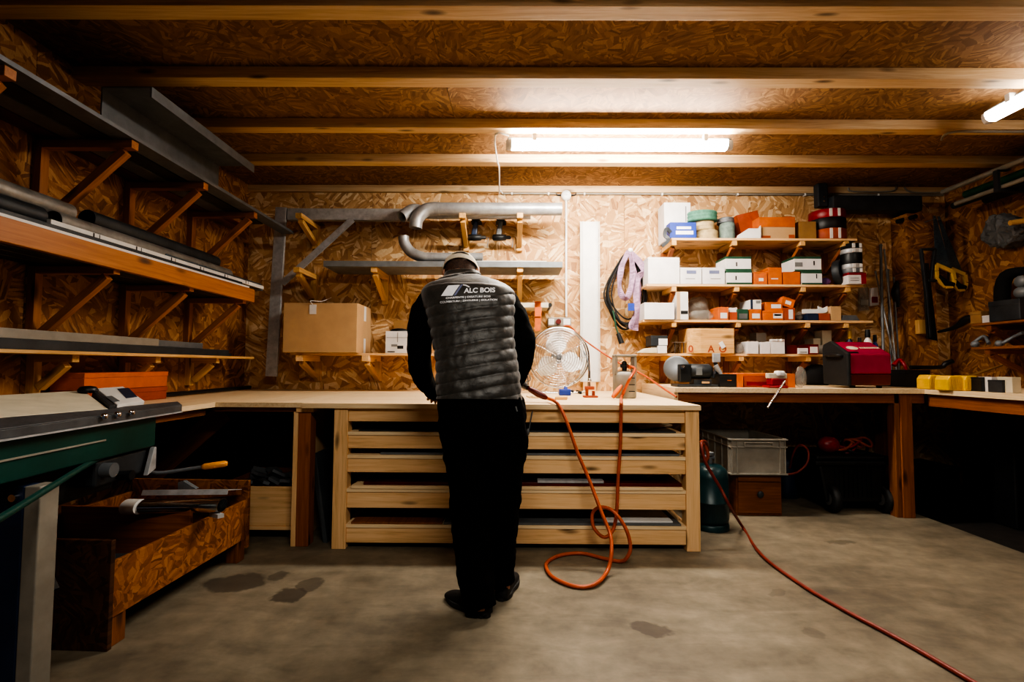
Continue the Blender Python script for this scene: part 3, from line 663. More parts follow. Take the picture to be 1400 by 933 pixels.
# aluminium frame
yf = 4.66
fr_ = thing('metal_truss', 'grey aluminium frame of upright, crossbar and diagonal strut on the back wall', 'frame', (X(371, yf, 515), yf, Z(515, yf)))
m = MB(); m.beam((X(371, yf, 515), yf, Z(515, yf, 371)), (X(385, yf, 283), yf, Z(283, yf, 385)), .03, .1, up=(0, 1, 0))
m = MB(); a = at(371, 515, yf); b = at(385, 284, yf); m.beam(a, b, .105, .03, up=(0, 1, 0)); m.build('upright', ['alu'], fr_, bevel=.003)
zc_ = zA+.003; 
m = MB(); m.box(b.x+.06, X(575, yf, 290), yf-.015, yf+.05, zc_, zc_+.11); m.build('crossbar', ['alu'], fr_, bevel=.003)
a = at(386, 388, yf-.01); b2 = at(482, 300, yf-.01)
m = MB(); m.beam(a, b2, .06, .02, up=(0, 1, 0)); m.build('strut', ['alu'], fr_, bevel=.002)
# upper pipes with elbows
def open_tube(m, pts, r, k=8, n=22, w=.004):
    p, rr = crom([V(q) for q in pts], [r]*len(pts), k)
    s = MB(); s.tube(p, r, n, caps=False)
    inn = MB(); inn.tube(p, r-w, n, caps=False)
    m.add(s.v, s.f, s.g, 0, True); m.add(inn.v, [f[::-1] for f in inn.f], inn.g, 0, True)
    N = len(p)
    for e in (0, N-1):
        o = e*n; m.add([s.v[o+i] for i in range(n)]+[inn.v[o+i] for i in range(n)], [(i, (i+1) % n, n+(i+1) % n, n+i) for i in range(n)], None, 0)
    return m
ya_ = 4.48; r_ = .057; za_ = zA+.003+r_
xe = X(768, ya_, 288); xs_ = X(592, ya_, 288)
t = thing('downpipe', 'long grey downpipe with an elbow bent down at its left end, upper brackets', 'pipe', (0, ya_, za_), 'bent pipes on the back wall')
m = MB(); open_tube(m, [(xe, ya_, za_), (xs_+.05, ya_, za_)], r_, 2); m.build('straight_tube', ['galv'], t)
e1_ = at(568, 312, ya_-.03)
m = MB(); open_tube(m, [(xs_+.06, ya_, za_), (xs_+.0, ya_, za_), (xs_-.07, ya_-.01, za_-.02), (e1_.x+.015, ya_-.03, e1_.z+.09), (e1_.x, ya_-.03, e1_.z)], r_+.003, 6); m.build('elbow', ['galv'], t)
t = thing('downpipe', 'shorter galvanised pipe with open elbow facing left on the upper brackets', 'pipe', (-.5, 4.62, za_), 'bent pipes on the back wall')
yb2 = 4.72
m = MB(); open_tube(m, [(X(725, yb2, 290), yb2-.11, za_-.005), (X(600, yb2, 290), yb2-.11, za_-.005)], .05, 2); m.build('straight_tube', ['galv'], t)
eo = at(547, 294, 4.36)
m = MB(); open_tube(m, [(X(602, yb2, 290), yb2-.11, za_-.005), (X(585, yb2, 290), yb2-.115, za_), (X(565, 4.5, 289), 4.52, za_+.005), (eo.x, 4.42, eo.z)], .052, 6); m.build('elbow', ['galv'], t)
# lower tray with profile and pipe
tz = zB+.003; m = MB(); xt0, xt1 = X(443, YT, 362), X(769, YT, 362)
m.box(xt0, xt1, YT-.01, D-.05, tz, tz+.004); m.box(xt0, xt1, YT-.014, YT-.01, tz, tz+.05); 
solo(m, 'metal_tray', ['zinc'], 'long grey metal tray resting on the lower brackets behind the man\'s head', 'tray')
m = MB(); m.box(X(458, 4.7, 353), X(562, 4.7, 353), 4.7, 4.79, tz+.005, tz+.1); solo(m, 'metal_profile', ['steel_dark'], 'dark square profile at the back left of the metal tray', 'profile', bevel=.003)
pipe('small_pipe', 'galv', 'small pipe with open black end lying in the metal tray', 0, 0, 0, 0, .03, group=None) if False else None
m = MB(); open_tube(m, [(X(521, 4.56, 354), 4.56, tz+.042), (X(600, 4.56, 354), 4.56, tz+.042)], .035, 2); solo(m, 'pipe', ['galv'], 'short small pipe with dark open end lying in the metal tray', 'pipe')
t = thing('downpipe', 'galvanised pipe with its elbow turned up, lying on the metal tray', 'pipe', (-.9, 4.48, tz), 'bent pipes on the back wall')
m = MB(); r3 = .045; zz = tz+.053+r3; m = MB(); open_tube(m, [(X(660, 4.47, 350), 4.48, zz), (X(590, 4.47, 350), 4.48, zz)], r3, 2); m.build('straight_tube', ['galv'], t)
eo = at(553, 323, 4.47)
m = MB(); open_tube(m, [(X(592, 4.47, 350), 4.48, zz), (X(578, 4.47, 350), 4.48, zz+.003), (X(562, 4.47, 342), 4.48, zz+.05), (eo.x, 4.48, zz+.13), (eo.x-.01, 4.48, eo.z)], r3+.003, 6); m.build('elbow', ['galv'], t)
m = MB(); m.box(X(648, 4.6, 350), X(746, 4.6, 350), 4.45, 4.7, tz+.06, tz+.066); m.box(X(650, 4.6, 350), X(700, 4.6, 350), 4.5, 4.6, tz+.005, tz+.06)
solo(m, 'white_sheet', ['white'], 'flat white sheet lying at the right end of the metal tray', 'sheet')
# hanging drills
def drill(px, col, label, flip=1):
    x = X(px, 4.7, 315); y = 4.72; zt2 = Z(303, y, px); zb3 = Z(325, y, px)
    t = thing('cordless_drill', label, 'drill', (x, y, zb3), 'drills hanging on the back wall')
    m = MB(); m.prism([(x-.035, y-.025, zb3+.02), (x+.02, y-.025, zb3+.02), (x+.03, y-.025, zt2), (x-.01, y-.025, zt2)], (0, .05, 0)); m.build('handle', [col], t, bevel=.008)
    m = MB(); m.box(x-.03, x+.05, y-.035, y+.035, zt2-.0, zt2+.035); m.build('battery', ['black'], t, bevel=.006)
    m = MB(); m.lathe([(.015, -.07), (.03, -.06), (.033, 0), (.028, .06), (.018, .065), (.018, .1), (.008, .11)], (x, y, zb3), (1, 0, 0)); m.build('body', ['black'], t)
    m = MB(); m.tube([(x+.1, y, zb3), (x+.13, y, zb3), (x+.12, y, zb3-.1)], .004, 6); m.build('bit', ['steel_grey'], t)
    m = MB(); m.box(x-.04, x+.06, y+.036, D-.001, zt2+.005, zt2+.02); m.build('holder', ['steel_dark'], t)
drill(649, 'blue_dark', 'cordless drill with dark blue handle hanging upside down, left of two')
drill(683, 'grey_mid', 'cordless drill with grey handle hanging upside down, right of two')
# low shelf with cardboard box
zs3 = Z(483, 4.42, 500)
sh = thing('wall_shelf', 'short pine shelf on the back wall under the big cardboard box', 'shelf', (X(480, 4.6, 483), 4.6, zs3-.3))
m = MB(); m.box(X(395, 4.42, 483), X(600, 4.42, 483), 4.44, D-.001, zs3-.02, zs3); m.build('board', ['pine'], sh, bevel=.001)
for px in (500, 410):
    x = X(px, 4.42, 490)
    m = MB(); m.box(x-.03, x+.03, 4.4, D-.05, zs3-.075, zs3-.021); m.build('bracket_arm', ['pine'], sh, bevel=.002)
    m = MB(); m.box(x-.03, x+.03, D-.05, D-.001, zs3-.26, zs3-.075); m.build('bracket_upright', ['pine_yellow'], sh, bevel=.002)
    m = MB(); m.beam((x, 4.46, zs3-.09), (x, D-.06, zs3-.23), .045, .04); m.build('bracket_brace', ['pine_yellow'], sh, bevel=.002)
yc_ = 4.38
bx0, bx1 = X(387, yc_, 450), X(488, yc_, 450); zt3 = Z(415, yc_, 450)
t = thing('cardboard_box', 'large plain cardboard box with a hanging white tag, on the short shelf', 'box', ((bx0+bx1)/2, 4.6, zs3+.001))
m = MB(); m.box(bx0, bx1, yc_, D-.06, zs3+.001, zt3); m.build('body', ['cardboard'], t, bevel=.003)
m = MB(); m.box(bx0+.001, bx1-.001, yc_+.01, D-.07, zt3+.0005, zt3+.004); m.build('top_flap', ['cardboard'], t)
xx = bx1+.0015
for za3, zb3 in ((zs3, zs3+.14), (zt3-.14, zt3)):
    m = MB(); m.box(bx1+.0002, xx, 4.58, 4.64, za3+.002, zb3-.002); m.build('tape', ['white'], t)
m = MB(); xg = X(428, yc_, 420); m.box(xg-.03, xg+.03, yc_-.004, yc_-.001, Z(431, yc_), Z(418, yc_)); tg = solo(m, 'price_tag', ['white_card'], 'white paper tag with string hanging over the big cardboard box', 'tag')
m = MB(); m.tube([(xg, yc_-.003, Z(418, yc_)), (xg-.02, yc_-.006, Z(413, yc_)), (xg+.03, 4.5, Z(411, yc_)), (xg+.0, D-.05, Z(408, 4.8))], .003, 6, 0, 4); m.build('string', ['white'], tg)
# white carton with black content and brown one
YI = 4.47
def carton(label, px0, px1, pyt, zb, mats=('white_card',), name='carton', cat='carton', grp=None, yf=YI, dep=.22, marks=(), lid=True, rot=0, cols=None):
    x0, x1 = X(px0, yf, pyt+8), X(px1, yf, pyt+8); zt_ = Z(pyt, yf, (px0+px1)/2); w = x1-x0; h = zt_-zb
    dep = min(dep, D-.01-yf)
    t = thing(name, label, cat, ((x0+x1)/2, yf+dep/2, zb), grp)
    lh = min(.02, h*.2)
    m = MB(); m.box(x0, x1, yf, yf+dep, zb, zt_-(lh if lid else 0)); m.build('body', [mats[0]], t, bevel=.002)
    if lid: m = MB(); m.box(x0-.001, x1+.001, yf-.0012, yf+dep+.001, zt_-lh, zt_); m.build('lid', [mats[-1] if len(mats) > 1 else mats[0]], t, bevel=.002)
    for (a0, a1, b0, b1, mm) in marks:
        m = MB(); m.box(x0+w*a0, x0+w*a1, yf-.0025, yf-.0014, zb+h*b0, zb+h*b1); m.build('printed_label', [mm], t)
    return t
lines = lambda a0, a1, b: tuple((a0, a1-(k % 2)*.1, b-.07*k, b-.07*k+.03, 'print_grey') for k in range(3))
carton('white carton with small black print beside the man\'s left elbow on the short shelf', 527, 560, 453, zs3+.001, ('white_card',), yf=4.46, dep=.2, marks=((.1, .4, .05, .09, 'print_black'), (.25, .5, .3, .4, 'print_grey'), (.5, .52, .5, .95, 'print_grey'), (.5, .75, .2, .34, 'print_black'), (.05, .95, .7, .715, 'print_grey')), lid=False)
m = MB(); c = at(546, 449, 4.56); m.sphere((c.x, 4.56, Z(453, 4.46, 540)+.002), .09, 10, (1, .6, .35)); solo(m, 'black_cover', ['black'], 'black domed lid lying on the white carton by the man\'s elbow', 'lid')
carton('small brown carton behind the white carton by the man\'s elbow', 538, 562, 438, zs3+.001, ('cardboard_dark',), yf=4.68, dep=.15)

# small shelf right of the man with orange strap
zs4 = Z(414, 4.55, 735)
sh = thing('wall_shelf', 'tiny white shelf board right of the man\'s shoulder with an orange strap', 'shelf', (X(735, 4.6, 415), 4.6, zs4))
m = MB(); m.box(X(700, 4.55, 415), X(750, 4.55, 415), 4.55, D-.001, zs4-.045, zs4); m.build('board', ['cream'], sh, bevel=.002)
m = MB(); m.cyl((X(752, 4.56, 415), 4.56, zs4-.02), (X(752, 4.56, 415), D-.01, zs4-.02), .02); m.build('end_bar', ['black'], sh)
m = MB(); x0 = X(731, 4.54, 420); x1 = X(739, 4.54, 420)
st = [(4.5, zs4+.004), (4.535, zs4+.006), (4.54, zs4-.02), (4.535, zs4-.13)]
m.rings([[V((x0+.00, y, z)), V((x1+.004, y, z)), V((x1+.004, y-.003, z)), V((x0+.0, y-.003, z))] for y, z in st], smooth=False)
m.rings([[V((x0+.004, y, z)), V((x1+.012-k*.005, y, z)), V((x1+.012-k*.005, y-.003, z)), V((x0+.002, y-.003, z))] for k, (y, z) in enumerate([(4.545, zs4-.04), (4.545, zs4-.14), (4.55, zs4-.2), (4.55, zs4-.26)])], smooth=False)
solo(m, 'orange_strap', ['orange'], 'orange strap hanging over the tiny shelf right of the man', 'strap')
# conduits and junction box
yc2 = D-.02
jb = at(774, 268, yc2)
t = thing('junction_box', 'round white junction box high on the back wall', 'junction box', (jb.x, D, jb.z))
m = MB(); m.lathe([(.0, -.02), (.048, -.019), (.05, .005), (.046, .03), (.02, .035), (0, .035)], (jb.x, yc2, jb.z), (0, -1, 0)); m.build('housing', ['white_plastic'], t)
for sx in (-1, 1):
    m = MB(); m.tube([(jb.x+sx*.045, yc2, jb.z+.01), (jb.x+sx*.08, yc2, jb.z+.008), (jb.x+sx*.1, yc2, jb.z+.02)], .008, 8, 0, 3); m.build('cable_gland', ['black'], t)
zcon = jb.z+.022
t = thing('conduit', 'thin grey conduit running left of the junction box along the top of the back wall', 'conduit', (jb.x-.3, D, zcon))
m = MB(); m.cyl((X(687, yc2, 264), yc2, zcon), (jb.x-.1, yc2, zcon), .011, n=10); m.build('tube', ['grey_plastic'], t)
for px in (700, 750): m = MB(); x = X(px, yc2, 264); m.box(x-.008, x+.008, yc2-.014, D-.001, zcon-.016, zcon+.016); m.build('clip', ['white_plastic'], t)
t = thing('conduit', 'long grey conduit running right from the junction box to the far corner', 'conduit', (jb.x+2, D, zcon))
m = MB(); m.cyl((jb.x+.1, yc2, zcon), (XR-.03, yc2, zcon), .011, n=10); m.build('tube', ['grey_plastic'], t)
for px in (799, 905, 1008, 1100, 1200): m = MB(); x = X(px, yc2, 264); m.box(x-.008, x+.008, yc2-.014, D-.001, zcon-.016, zcon+.016); m.build('clip', ['white_plastic'], t)
sb_z = Z(433, D-.04, 770)
m = MB(); m.cyl((jb.x, yc2, jb.z-.045), (jb.x, yc2, sb_z), .011, n=10); solo(m, 'conduit', ['white_plastic'], 'vertical white conduit dropping from the junction box to the sockets', 'conduit')
for k, (p0, p1, p2, p3) in enumerate((((1160, 257), (1166, 262), (1218, 262), (1225, 255)), ((1236, 256), (1243, 262), (1262, 264), (1300, 263)))):
    m = MB(); m.tube([at(*q, D-.045) for q in (p0, p1, p2, p3)], .009, 8, 0, 4); solo(m, 'conduit', ['grey_plastic'], ('short bent conduit bow high on the wall above the striped tins', 'bent conduit running into the top right corner')[k], 'conduit')
m = MB(); pb0 = atz(677, 184, JB-.012); m.tube([(pb0.x+.1, pb0.y, JB-.02), (pb0.x, pb0.y, JB-.013), (pb0.x, jy[3]-.05, JB-.013), (pb0.x+.01, jy[3]+.1, JB-.013), (X(683, yc2, 250), D-.06, JB-.013), (X(684, yc2, 256), D-.06, zcon+.02), (X(687, yc2, 264), yc2, zcon)], .007, 8, 0, 3)
solo(m, 'lamp_cable', ['white_plastic'], 'white cable running from the tube light along the ceiling to the wall', 'cable')
m = MB(); pj = atz(1297, 183, JB-.012); m.tube([(pj.x, pj.y+.06, JB-.03), (pj.x-.03, pj.y, JB-.02), (pj.x+.02, pj.y-.05, JB-.02), (pj.x+.2, pj.y-.05, JB-.02), (pj.x+1, pj.y-.05, JB-.02)], .009, 8, 0, 3)
solo(m, 'lamp_cable', ['grey_plastic'], 'grey conduit along the ceiling batten beyond the right tube light', 'cable')
# socket strip
t = thing('socket_box', 'grey triple socket box above the fan with a red plug', 'socket', (X(765, 4.8, 440), D, sb_z))
x0, x1 = X(749, 4.78, 440), X(781, 4.78, 440)
m = MB(); m.box(x0, x1, 4.78, D-.001, Z(446, 4.78), Z(434, 4.78)); m.build('housing', ['grey_plastic'], t, bevel=.006)
m = MB(); m.box(x0+.005, x0+.06, 4.773, 4.78, Z(444, 4.78), Z(436, 4.78)); m.build('socket', ['white_plastic'], t, bevel=.002)
m = MB(); m.box(x0+.15, x1-.01, 4.773, 4.78, Z(444, 4.78), Z(436, 4.78)); m.build('socket', ['white_plastic'], t, bevel=.002)
m = MB(); m.cyl((x0+.1, 4.78, Z(440, 4.78)), (x0+.1, 4.74, Z(440, 4.78)), .025); m.build('plug', ['dark_red'], t)
m = MB(); m.tube([at(771, 446, 4.76), at(780, 447, 4.74), at(800, 466, 4.6), at(842, 494, 4.4), at(878, 512, 4.2), at(905, 530, 3.9), at(925, 543, 3.7)], .008, 8, 0, 5)
solo(m, 'orange_cable', ['orange_hose'], 'thin orange cable slanting from the sockets down to the right end of the bench', 'cable')
# tall white panel
t = thing('cladding_strip', 'tall narrow white profile panel leaning on the back wall', 'panel', (X(806, 4.8, 515), 4.8, ZW))
x0, x1 = X(793, 4.8, 400), X(820, 4.8, 400); zt4 = Z(303, 4.8, 806)
m = MB(); m.box(x0+.01, x1-.01, 4.8, D-.002, ZW+.09, zt4); 
m.build('face', ['white'], t, bevel=.004)
for f in (.0, .12, .86, .96):
    m = MB(); x = x0+(x1-x0)*f; m.box(x, x+.008, 4.79, 4.8, ZW+.09, zt4); m.build('rib', ['white'], t, bevel=.002)
m = MB(); m.box(x0+.03, x1-.04, 4.8, D-.002, ZW+.0, ZW+.088); m.build('foot_block', ['pine'], t)
# hook with cables and sling
hk = at(859, 347, 4.76)
m = MB(); m.cyl((hk.x, D-.001, hk.z), (hk.x, 4.68, hk.z+.01), .014, n=12); m.sphere((hk.x, 4.675, hk.z+.012), .024, 8); solo(m, 'wall_hook', ['white_plastic'], 'white peg holding the black cable coil and mauve sling', 'hook')
m = MB()
rnd = random.Random(3)
for k in range(9):
    y = 4.70+.014*k; dx = rnd.uniform(-.02, .02); dz = rnd.uniform(-.0, .05)
    w_ = rnd.uniform(.16, .21); lo = rnd.uniform(.62, .74)
    pts = [(hk.x+dx*.2, y, hk.z+.012), (hk.x-w_*.55, y, hk.z-.12), (hk.x-w_*1.1+dx, y, hk.z-.38), (hk.x-w_*.75+dx, y, hk.z-lo*.85), (hk.x-.02+dx, y, hk.z-lo), (hk.x+w_*.6+dx, y, hk.z-lo*.86+dz), (hk.x+w_*.8+dx, y, hk.z-.4), (hk.x+w_*.45, y, hk.z-.13)]
    m.tube(pts, .0075, 7, 0, 6, closed=True)
t = solo(m, 'cable_coil', ['rubber'], 'coil of black cable hanging on the peg beside the mauve sling', 'cable')
p = at(842, 447, 4.68); q = at(848, 463, 4.66)
m = MB(); m.tube([at(838, 425, 4.69), at(841, 440, 4.68), p, at(846, 458, 4.67)], .008, 8, 0, 4); m.build('cable_end', ['green'], t)
m = MB(); m.cyl(at(845, 456, 4.67), at(850, 470, 4.66), .02, .026); m.build('plug', ['black'], t)
def ribbon(m, pts, w, th=.004, k=6, tw=0.0):
    p, _ = crom([V(a) for a in pts], [0]*len(pts), k); rs = []
    for i, q in enumerate(p):
        a = p[max(0, i-1)]; b = p[min(len(p)-1, i+1)]; d = (b-a).normalized(); s = d.cross(V((0, 1, 0)))
        s = (s.normalized() if s.length > .1 else V((1, 0, 0))); s = (Matrix.Rotation(tw*math.sin(i*.35), 3, d) @ s); nn_ = d.cross(s).normalized()
        rs.append([q-s*w/2-nn_*th, q+s*w/2-nn_*th, q+s*w/2+nn_*th, q-s*w/2+nn_*th])
    m.rings(rs, smooth=False)
m = MB(); ys_ = 4.66
ribbon(m, [at(860, 344, ys_), at(851, 362, ys_-.01), at(847, 385, ys_-.01), at(849, 402, ys_-.02), at(856, 408, ys_-.02), at(862, 396, ys_-.02), at(865, 372, ys_), at(861, 345, ys_)], .055, .006, 6, .9)
ribbon(m, [at(860, 345, ys_+.02), at(874, 358, ys_-.01), at(880, 372, ys_-.01), at(872, 380, ys_-.01), at(870, 400, ys_-.02), at(871, 430, ys_-.02), at(868, 452, ys_-.01)], .06, .006, 6, .7)
ribbon(m, [at(862, 346, ys_+.01), at(867, 370, ys_+.03), at(875, 400, ys_+.02), at(871, 425, ys_+.01), at(864, 440, ys_-.01), at(862, 450, ys_-.01)], .045, .006, 6, 1.2)
solo(m, 'lifting_sling', ['pink'], 'mauve webbing sling hanging over the black cable coil', 'sling')
m = MB(); c = at(863, 420, 4.63); m.box(c.x-.03, c.x+.03, 4.625, 4.632, c.z-.035, c.z+.035); solo(m, 'blue_tag', ['blue'], 'small blue label on the mauve sling', 'tag')

# ------------------------------------------------------------------ things on the workbench
zw = ZW+.001
# floor fan
fy = 4.35; fc = at(764, 489, fy); fr0 = 41/ (F/fy)
t = thing('drum_fan', 'round chrome fan with three white blades behind the man\'s right arm', 'fan', (fc.x, fy, zw))
m = MB()
def circ(cx, cy, cz, r, n=40): return [(cx+r*math.cos(2*math.pi*k/n), cy, cz+r*math.sin(2*math.pi*k/n)) for k in range(n)]
m.tube(circ(fc.x, fy, fc.z, fr0), .008, 8, closed=True)
m.tube(circ(fc.x, fy+.12, fc.z, fr0), .006, 8, closed=True)
m.build('guard_rim', ['chrome'], t)
for yy, sg in ((fy, -1), (fy+.12, 1)):
    m = MB()
    for rr, dy in ((.92, .01), (.84, .016), (.76, .022), (.68, .026), (.6, .03), (.52, .033), (.44, .036), (.36, .039), (.28, .041), (.2, .043), (.12, .044)): m.tube(circ(fc.x, yy+sg*dy*1.2, fc.z, fr0*rr), .0022, 5, closed=True)
    for k in range(12):
        a = 2*math.pi*k/12; m.tube([(fc.x+fr0*math.cos(a)*f, yy+sg*d, fc.z+fr0*math.sin(a)*f) for f, d in ((1, 0), (.7, .03), (.3, .048), (.1, .053))], .002, 5)
    m.build('wire_guard', ['chrome'], t)
m = MB(); m.lathe([(0, -.0), (.03, .0), (.03, .05), (.0, .06)], (fc.x, fy+.09, fc.z), (0, -1, 0)); m.build('hub', ['steel_grey'], t)
for k in range(3):
    a0 = R(100+120*k); m = MB(); n = 10; rs = []
    for i in range(n+1):
        f = i/n; rr = .03+f*(fr0*.86-.03); w_ = (math.sin(math.pi*min(1, f*1.0+.08)**.8)*.62+.14)
        ra = []
        for j in range(9):
            u = j/8-.5; a = a0+u*w_*2.2; ra.append(V((fc.x+rr*math.cos(a), fy+.06+u*.06, fc.z+rr*math.sin(a))))
        rs.append(ra+[p+V((0, .003, 0)) for p in ra[::-1]])
    m.rings(rs, 0, True); m.build('blade', ['white_plastic'], t)
m = MB(); m.lathe([(.0, 0), (.055, .0), (.06, .03), (.05, .1), (.0, .11)], (fc.x, fy+.17, fc.z), (0, 1, 0)); m.build('motor', ['steel_grey'], t)
m = MB(); m.tube([(fc.x-fr0-.005, fy+.06, fc.z), (fc.x-fr0-.008, fy+.06, fc.z-fr0*.8), (fc.x-fr0*.8, fy+.06, zw+.012), (fc.x+fr0*.8, fy+.06, zw+.012), (fc.x+fr0+.008, fy+.06, fc.z-fr0*.8), (fc.x+fr0+.005, fy+.06, fc.z)], .011, 10, 0, 5); m.build('stand', ['chrome'], t)
m = MB(); m.tube([(fc.x-fr0*.7, fy-.06, zw+.012), (fc.x-fr0*.7, fy+.2, zw+.012)], .012, 8); m.tube([(fc.x+fr0*.7, fy-.06, zw+.012), (fc.x+fr0*.7, fy+.2, zw+.012)], .012, 8); m.build('stand_foot', ['rubber'], t)
# little items
p = atz(774, 541, zw)
t = thing('blue_clamp_box', 'small blue plastic case behind the wood offcut on the workbench', 'case', p)
m = MB(); m.box(p.x-.055, p.x+.04, p.y, p.y+.07, zw, zw+.05); m.build('body', ['blue'], t, bevel=.006)
m = MB(); m.cyl((p.x, p.y+.035, zw+.05), (p.x, p.y+.035, zw+.07), .018, .012); m.build('cap', ['blue'], t)
m = MB(); m.cyl((p.x+.04, p.y+.03, zw+.035), (p.x+.065, p.y+.03, zw+.035), .01); m.build('knob', ['black'], t)
p = atz(768, 547, zw)
m = MB(); m.prism([(p.x-.05, p.y-.01, zw), (p.x+.04, p.y, zw), (p.x+.05, p.y+.07, zw), (p.x-.03, p.y+.09, zw)], (0, 0, .022)); solo(m, 'wood_offcut', ['pine_yellow'], 'small yellow wood offcut in front of the blue case', 'offcut', bevel=.004)
p = atz(730, 545, zw)
m = MB()
for k in range(9): m.obox((p.x+random.uniform(-.07, .07), p.y+random.uniform(-.02, .16), zw+.006), (random.uniform(.02, .06), random.uniform(.01, .03), .009), Euler((0, 0, random.random()*3)).to_matrix())
o = solo(m, 'wood_chips', ['pine_cream'], 'scatter of small wood chips on the bench right of the man', 'wood chips'); o['kind'] = 'stuff'
p = atz(808, 544, zw)
t = thing('red_stand', 'small red metal stand with an upright rod on the workbench', 'stand', p)
m = MB(); m.box(p.x-.055, p.x+.055, p.y, p.y+.07, zw, zw+.014); m.build('base', ['orange_red'], t, bevel=.003)
m = MB(); m.box(p.x-.035, p.x-.015, p.y+.02, p.y+.06, zw+.014, zw+.06); m.box(p.x+.015, p.x+.035, p.y+.02, p.y+.06, zw+.014, zw+.05); m.box(p.x-.04, p.x+.03, p.y+.015, p.y+.065, zw+.06, zw+.085); m.build('yoke', ['orange_red'], t, bevel=.003)
m = MB(); m.cyl((p.x-.005, p.y+.04, zw+.085), (p.x-.005, p.y+.04, zw+.2), .007, n=10); m.sphere((p.x-.005, p.y+.04, zw+.13), .016, 8); m.build('rod', ['chrome'], t)
m = MB(); m.tube([(p.x-.005, p.y+.04, zw+.2), (p.x-.02, p.y+.06, zw+.3), (p.x-.03, p.y+.2, zw+.36)], .006, 8, 0, 4); m.build('tube', ['steel_grey'], t)
# gas canister with collar
gy = 3.75; gx0, gx1 = X(842, gy, 530), X(872, gy, 530); gx = (gx0+gx1)/2; gr = (gx1-gx0)/2
t = thing('gas_cylinder', 'pale grey gas cylinder with open square collar standing on the workbench', 'gas cylinder', (gx, gy+gr, zw))
gh = Z(508, gy); gt = Z(484, gy)
def sq(z, s, yo=0, n=28, e=4): 
    out = []
    for k in range(n):
        a = 2*math.pi*k/n; c, s_ = math.cos(a), math.sin(a); rr = s*(abs(c)**e+abs(s_)**e)**(-1/e); out.append(V((gx+rr*c, gy+gr+rr*s_+yo, z)))
    return out
m = MB(); m.rings([sq(zw, gr*.92), sq(zw+.01, gr), sq(gh-.03, gr), sq(gh-.008, gr*.93), sq(gh, gr*.75), sq(gh+.01, gr*.3)]); m.build('body', ['grey_plastic'], t)
m = MB()
for sx in (-1, 1): m.box(gx+sx*gr-(.02 if sx > 0 else 0), gx+sx*gr+(.0 if sx > 0 else .02), gy+.02, gy+2*gr-.02, gh-.02, gt-.02)
m.box(gx-gr, gx+gr, gy+.02, gy+2*gr-.02, gt-.02, gt); m.build('collar', ['grey_plastic'], t, bevel=.006)
m = MB(); m.cyl((gx, gy+gr, gh), (gx, gy+gr, gh+.04), .018); m.cyl((gx-.03, gy+gr, gh+.045), (gx+.03, gy+gr, gh+.045), .014); m.sphere((gx, gy+gr, gh+.065), .02, 8); m.build('valve', ['steel_dark'], t)
for k in range(3):
    m = MB(); z_ = zw+.05+k*.05; m.box(gx+.015, gx+.06, gy-.001, gy+.003, z_, z_+.006); m.build('vent_slit', ['black'], t)
# orange hose
hz = zw+.012
m = MB(); pp = [(gx+.02, gy+gr-.03, gh+.045), at(868, 505, 3.72), at(860, 520, 3.6), atz(850, 543, hz), (X(849, YF-.01, 552), YF-.02, ZW+.02), at(849, 565, YF-.05), at(848, 610, YF-.06), at(845, 655, YF-.08), at(843, 700, YF-.1), at(838, 725, YF-.12), at(826, 735, YF-.13), at(812, 722, YF-.12), at(810, 703, YF-.1), at(820, 694, YF-.12), at(838, 699, YF-.16), at(855, 722, YF-.2), at(862, 748, YF-.22), at(857, 763, 2.93)]
pp += [atz(848, 768, .012), atz(825, 764, .012), atz(795, 757, .012), atz(765, 760, .012), atz(747, 771, .012), atz(753, 787, .012), atz(775, 799, .012), atz(798, 803, .012), atz(817, 797, .02)]
pp += [at(831, 780, 2.78), at(836, 755, 2.82), at(834, 730, 2.88), at(822, 700, 2.93), at(805, 655, 3.0), at(790, 620, 3.03), at(776, 580, 3.07), at(765, 556, 3.11), at(757, 548, 3.16), atz(748, 545, hz+.01)]
m.tube(pp, .0105, 10, 0, 6); hose = solo(m, 'gas_hose', ['orange_hose'], 'orange rubber hose looping from the bench down to the floor and back', 'hose')
# torch at the end of the hose
ta = atz(748, 545, hz+.015); tb = atz(716, 533, hz+.05)
t = thing('gas_torch', 'dark gas torch with red-brown handle lying on the bench right of the man', 'torch', ta)
tb = V((tb.x, ta.y+.12, zw+.08)); tb = at(722, 531, 3.32)
m = MB(); m.tube([ta, ta.lerp(tb, .15), ta.lerp(tb, .5), ta.lerp(tb, .9), tb], [.012, .02, .024, .019, .012], 14); m.build('handle', ['dark_red'], t)
tc = at(712, 524, 3.45)
m = MB(); m.tube([tb, tb.lerp(tc, .5), tc], [.016, .026, .014], 12); m.build('valve_body', ['black'], t)
m = MB(); m.tube([tc, at(722, 505, 3.48), at(718, 495, 3.5)], .005, 8, 0, 4); m.tube([tc, at(725, 520, 3.46), at(722, 510, 3.46)], .004, 8, 0, 4); m.build('burner_tube', ['steel_grey'], t)
# second torch handle by the cylinder
q0, q1 = at(841, 541, 3.48), at(856, 524, 3.6)
q0 = atz(838, 543, zw+.02); q1 = V((q0.x+.075, q0.y+.06, zw+.1))
m = MB(); m.tube([q0, q0.lerp(q1, .3), q0.lerp(q1, .7), q1], [.014, .02, .018, .01], 12); solo(m, 'orange_torch', ['orange'], 'orange tool handle leaning at the foot of the grey gas cylinder', 'tool')
p = atz(858, 540, zw+.02); m = MB(); m.cyl((p.x-.0, p.y, p.z), (p.x+.03, p.y+.05, p.z+.005), .019, .016); solo(m, 'hose_coupling', ['dark_red'], 'dark red round coupling on the bench before the gas cylinder', 'coupling')
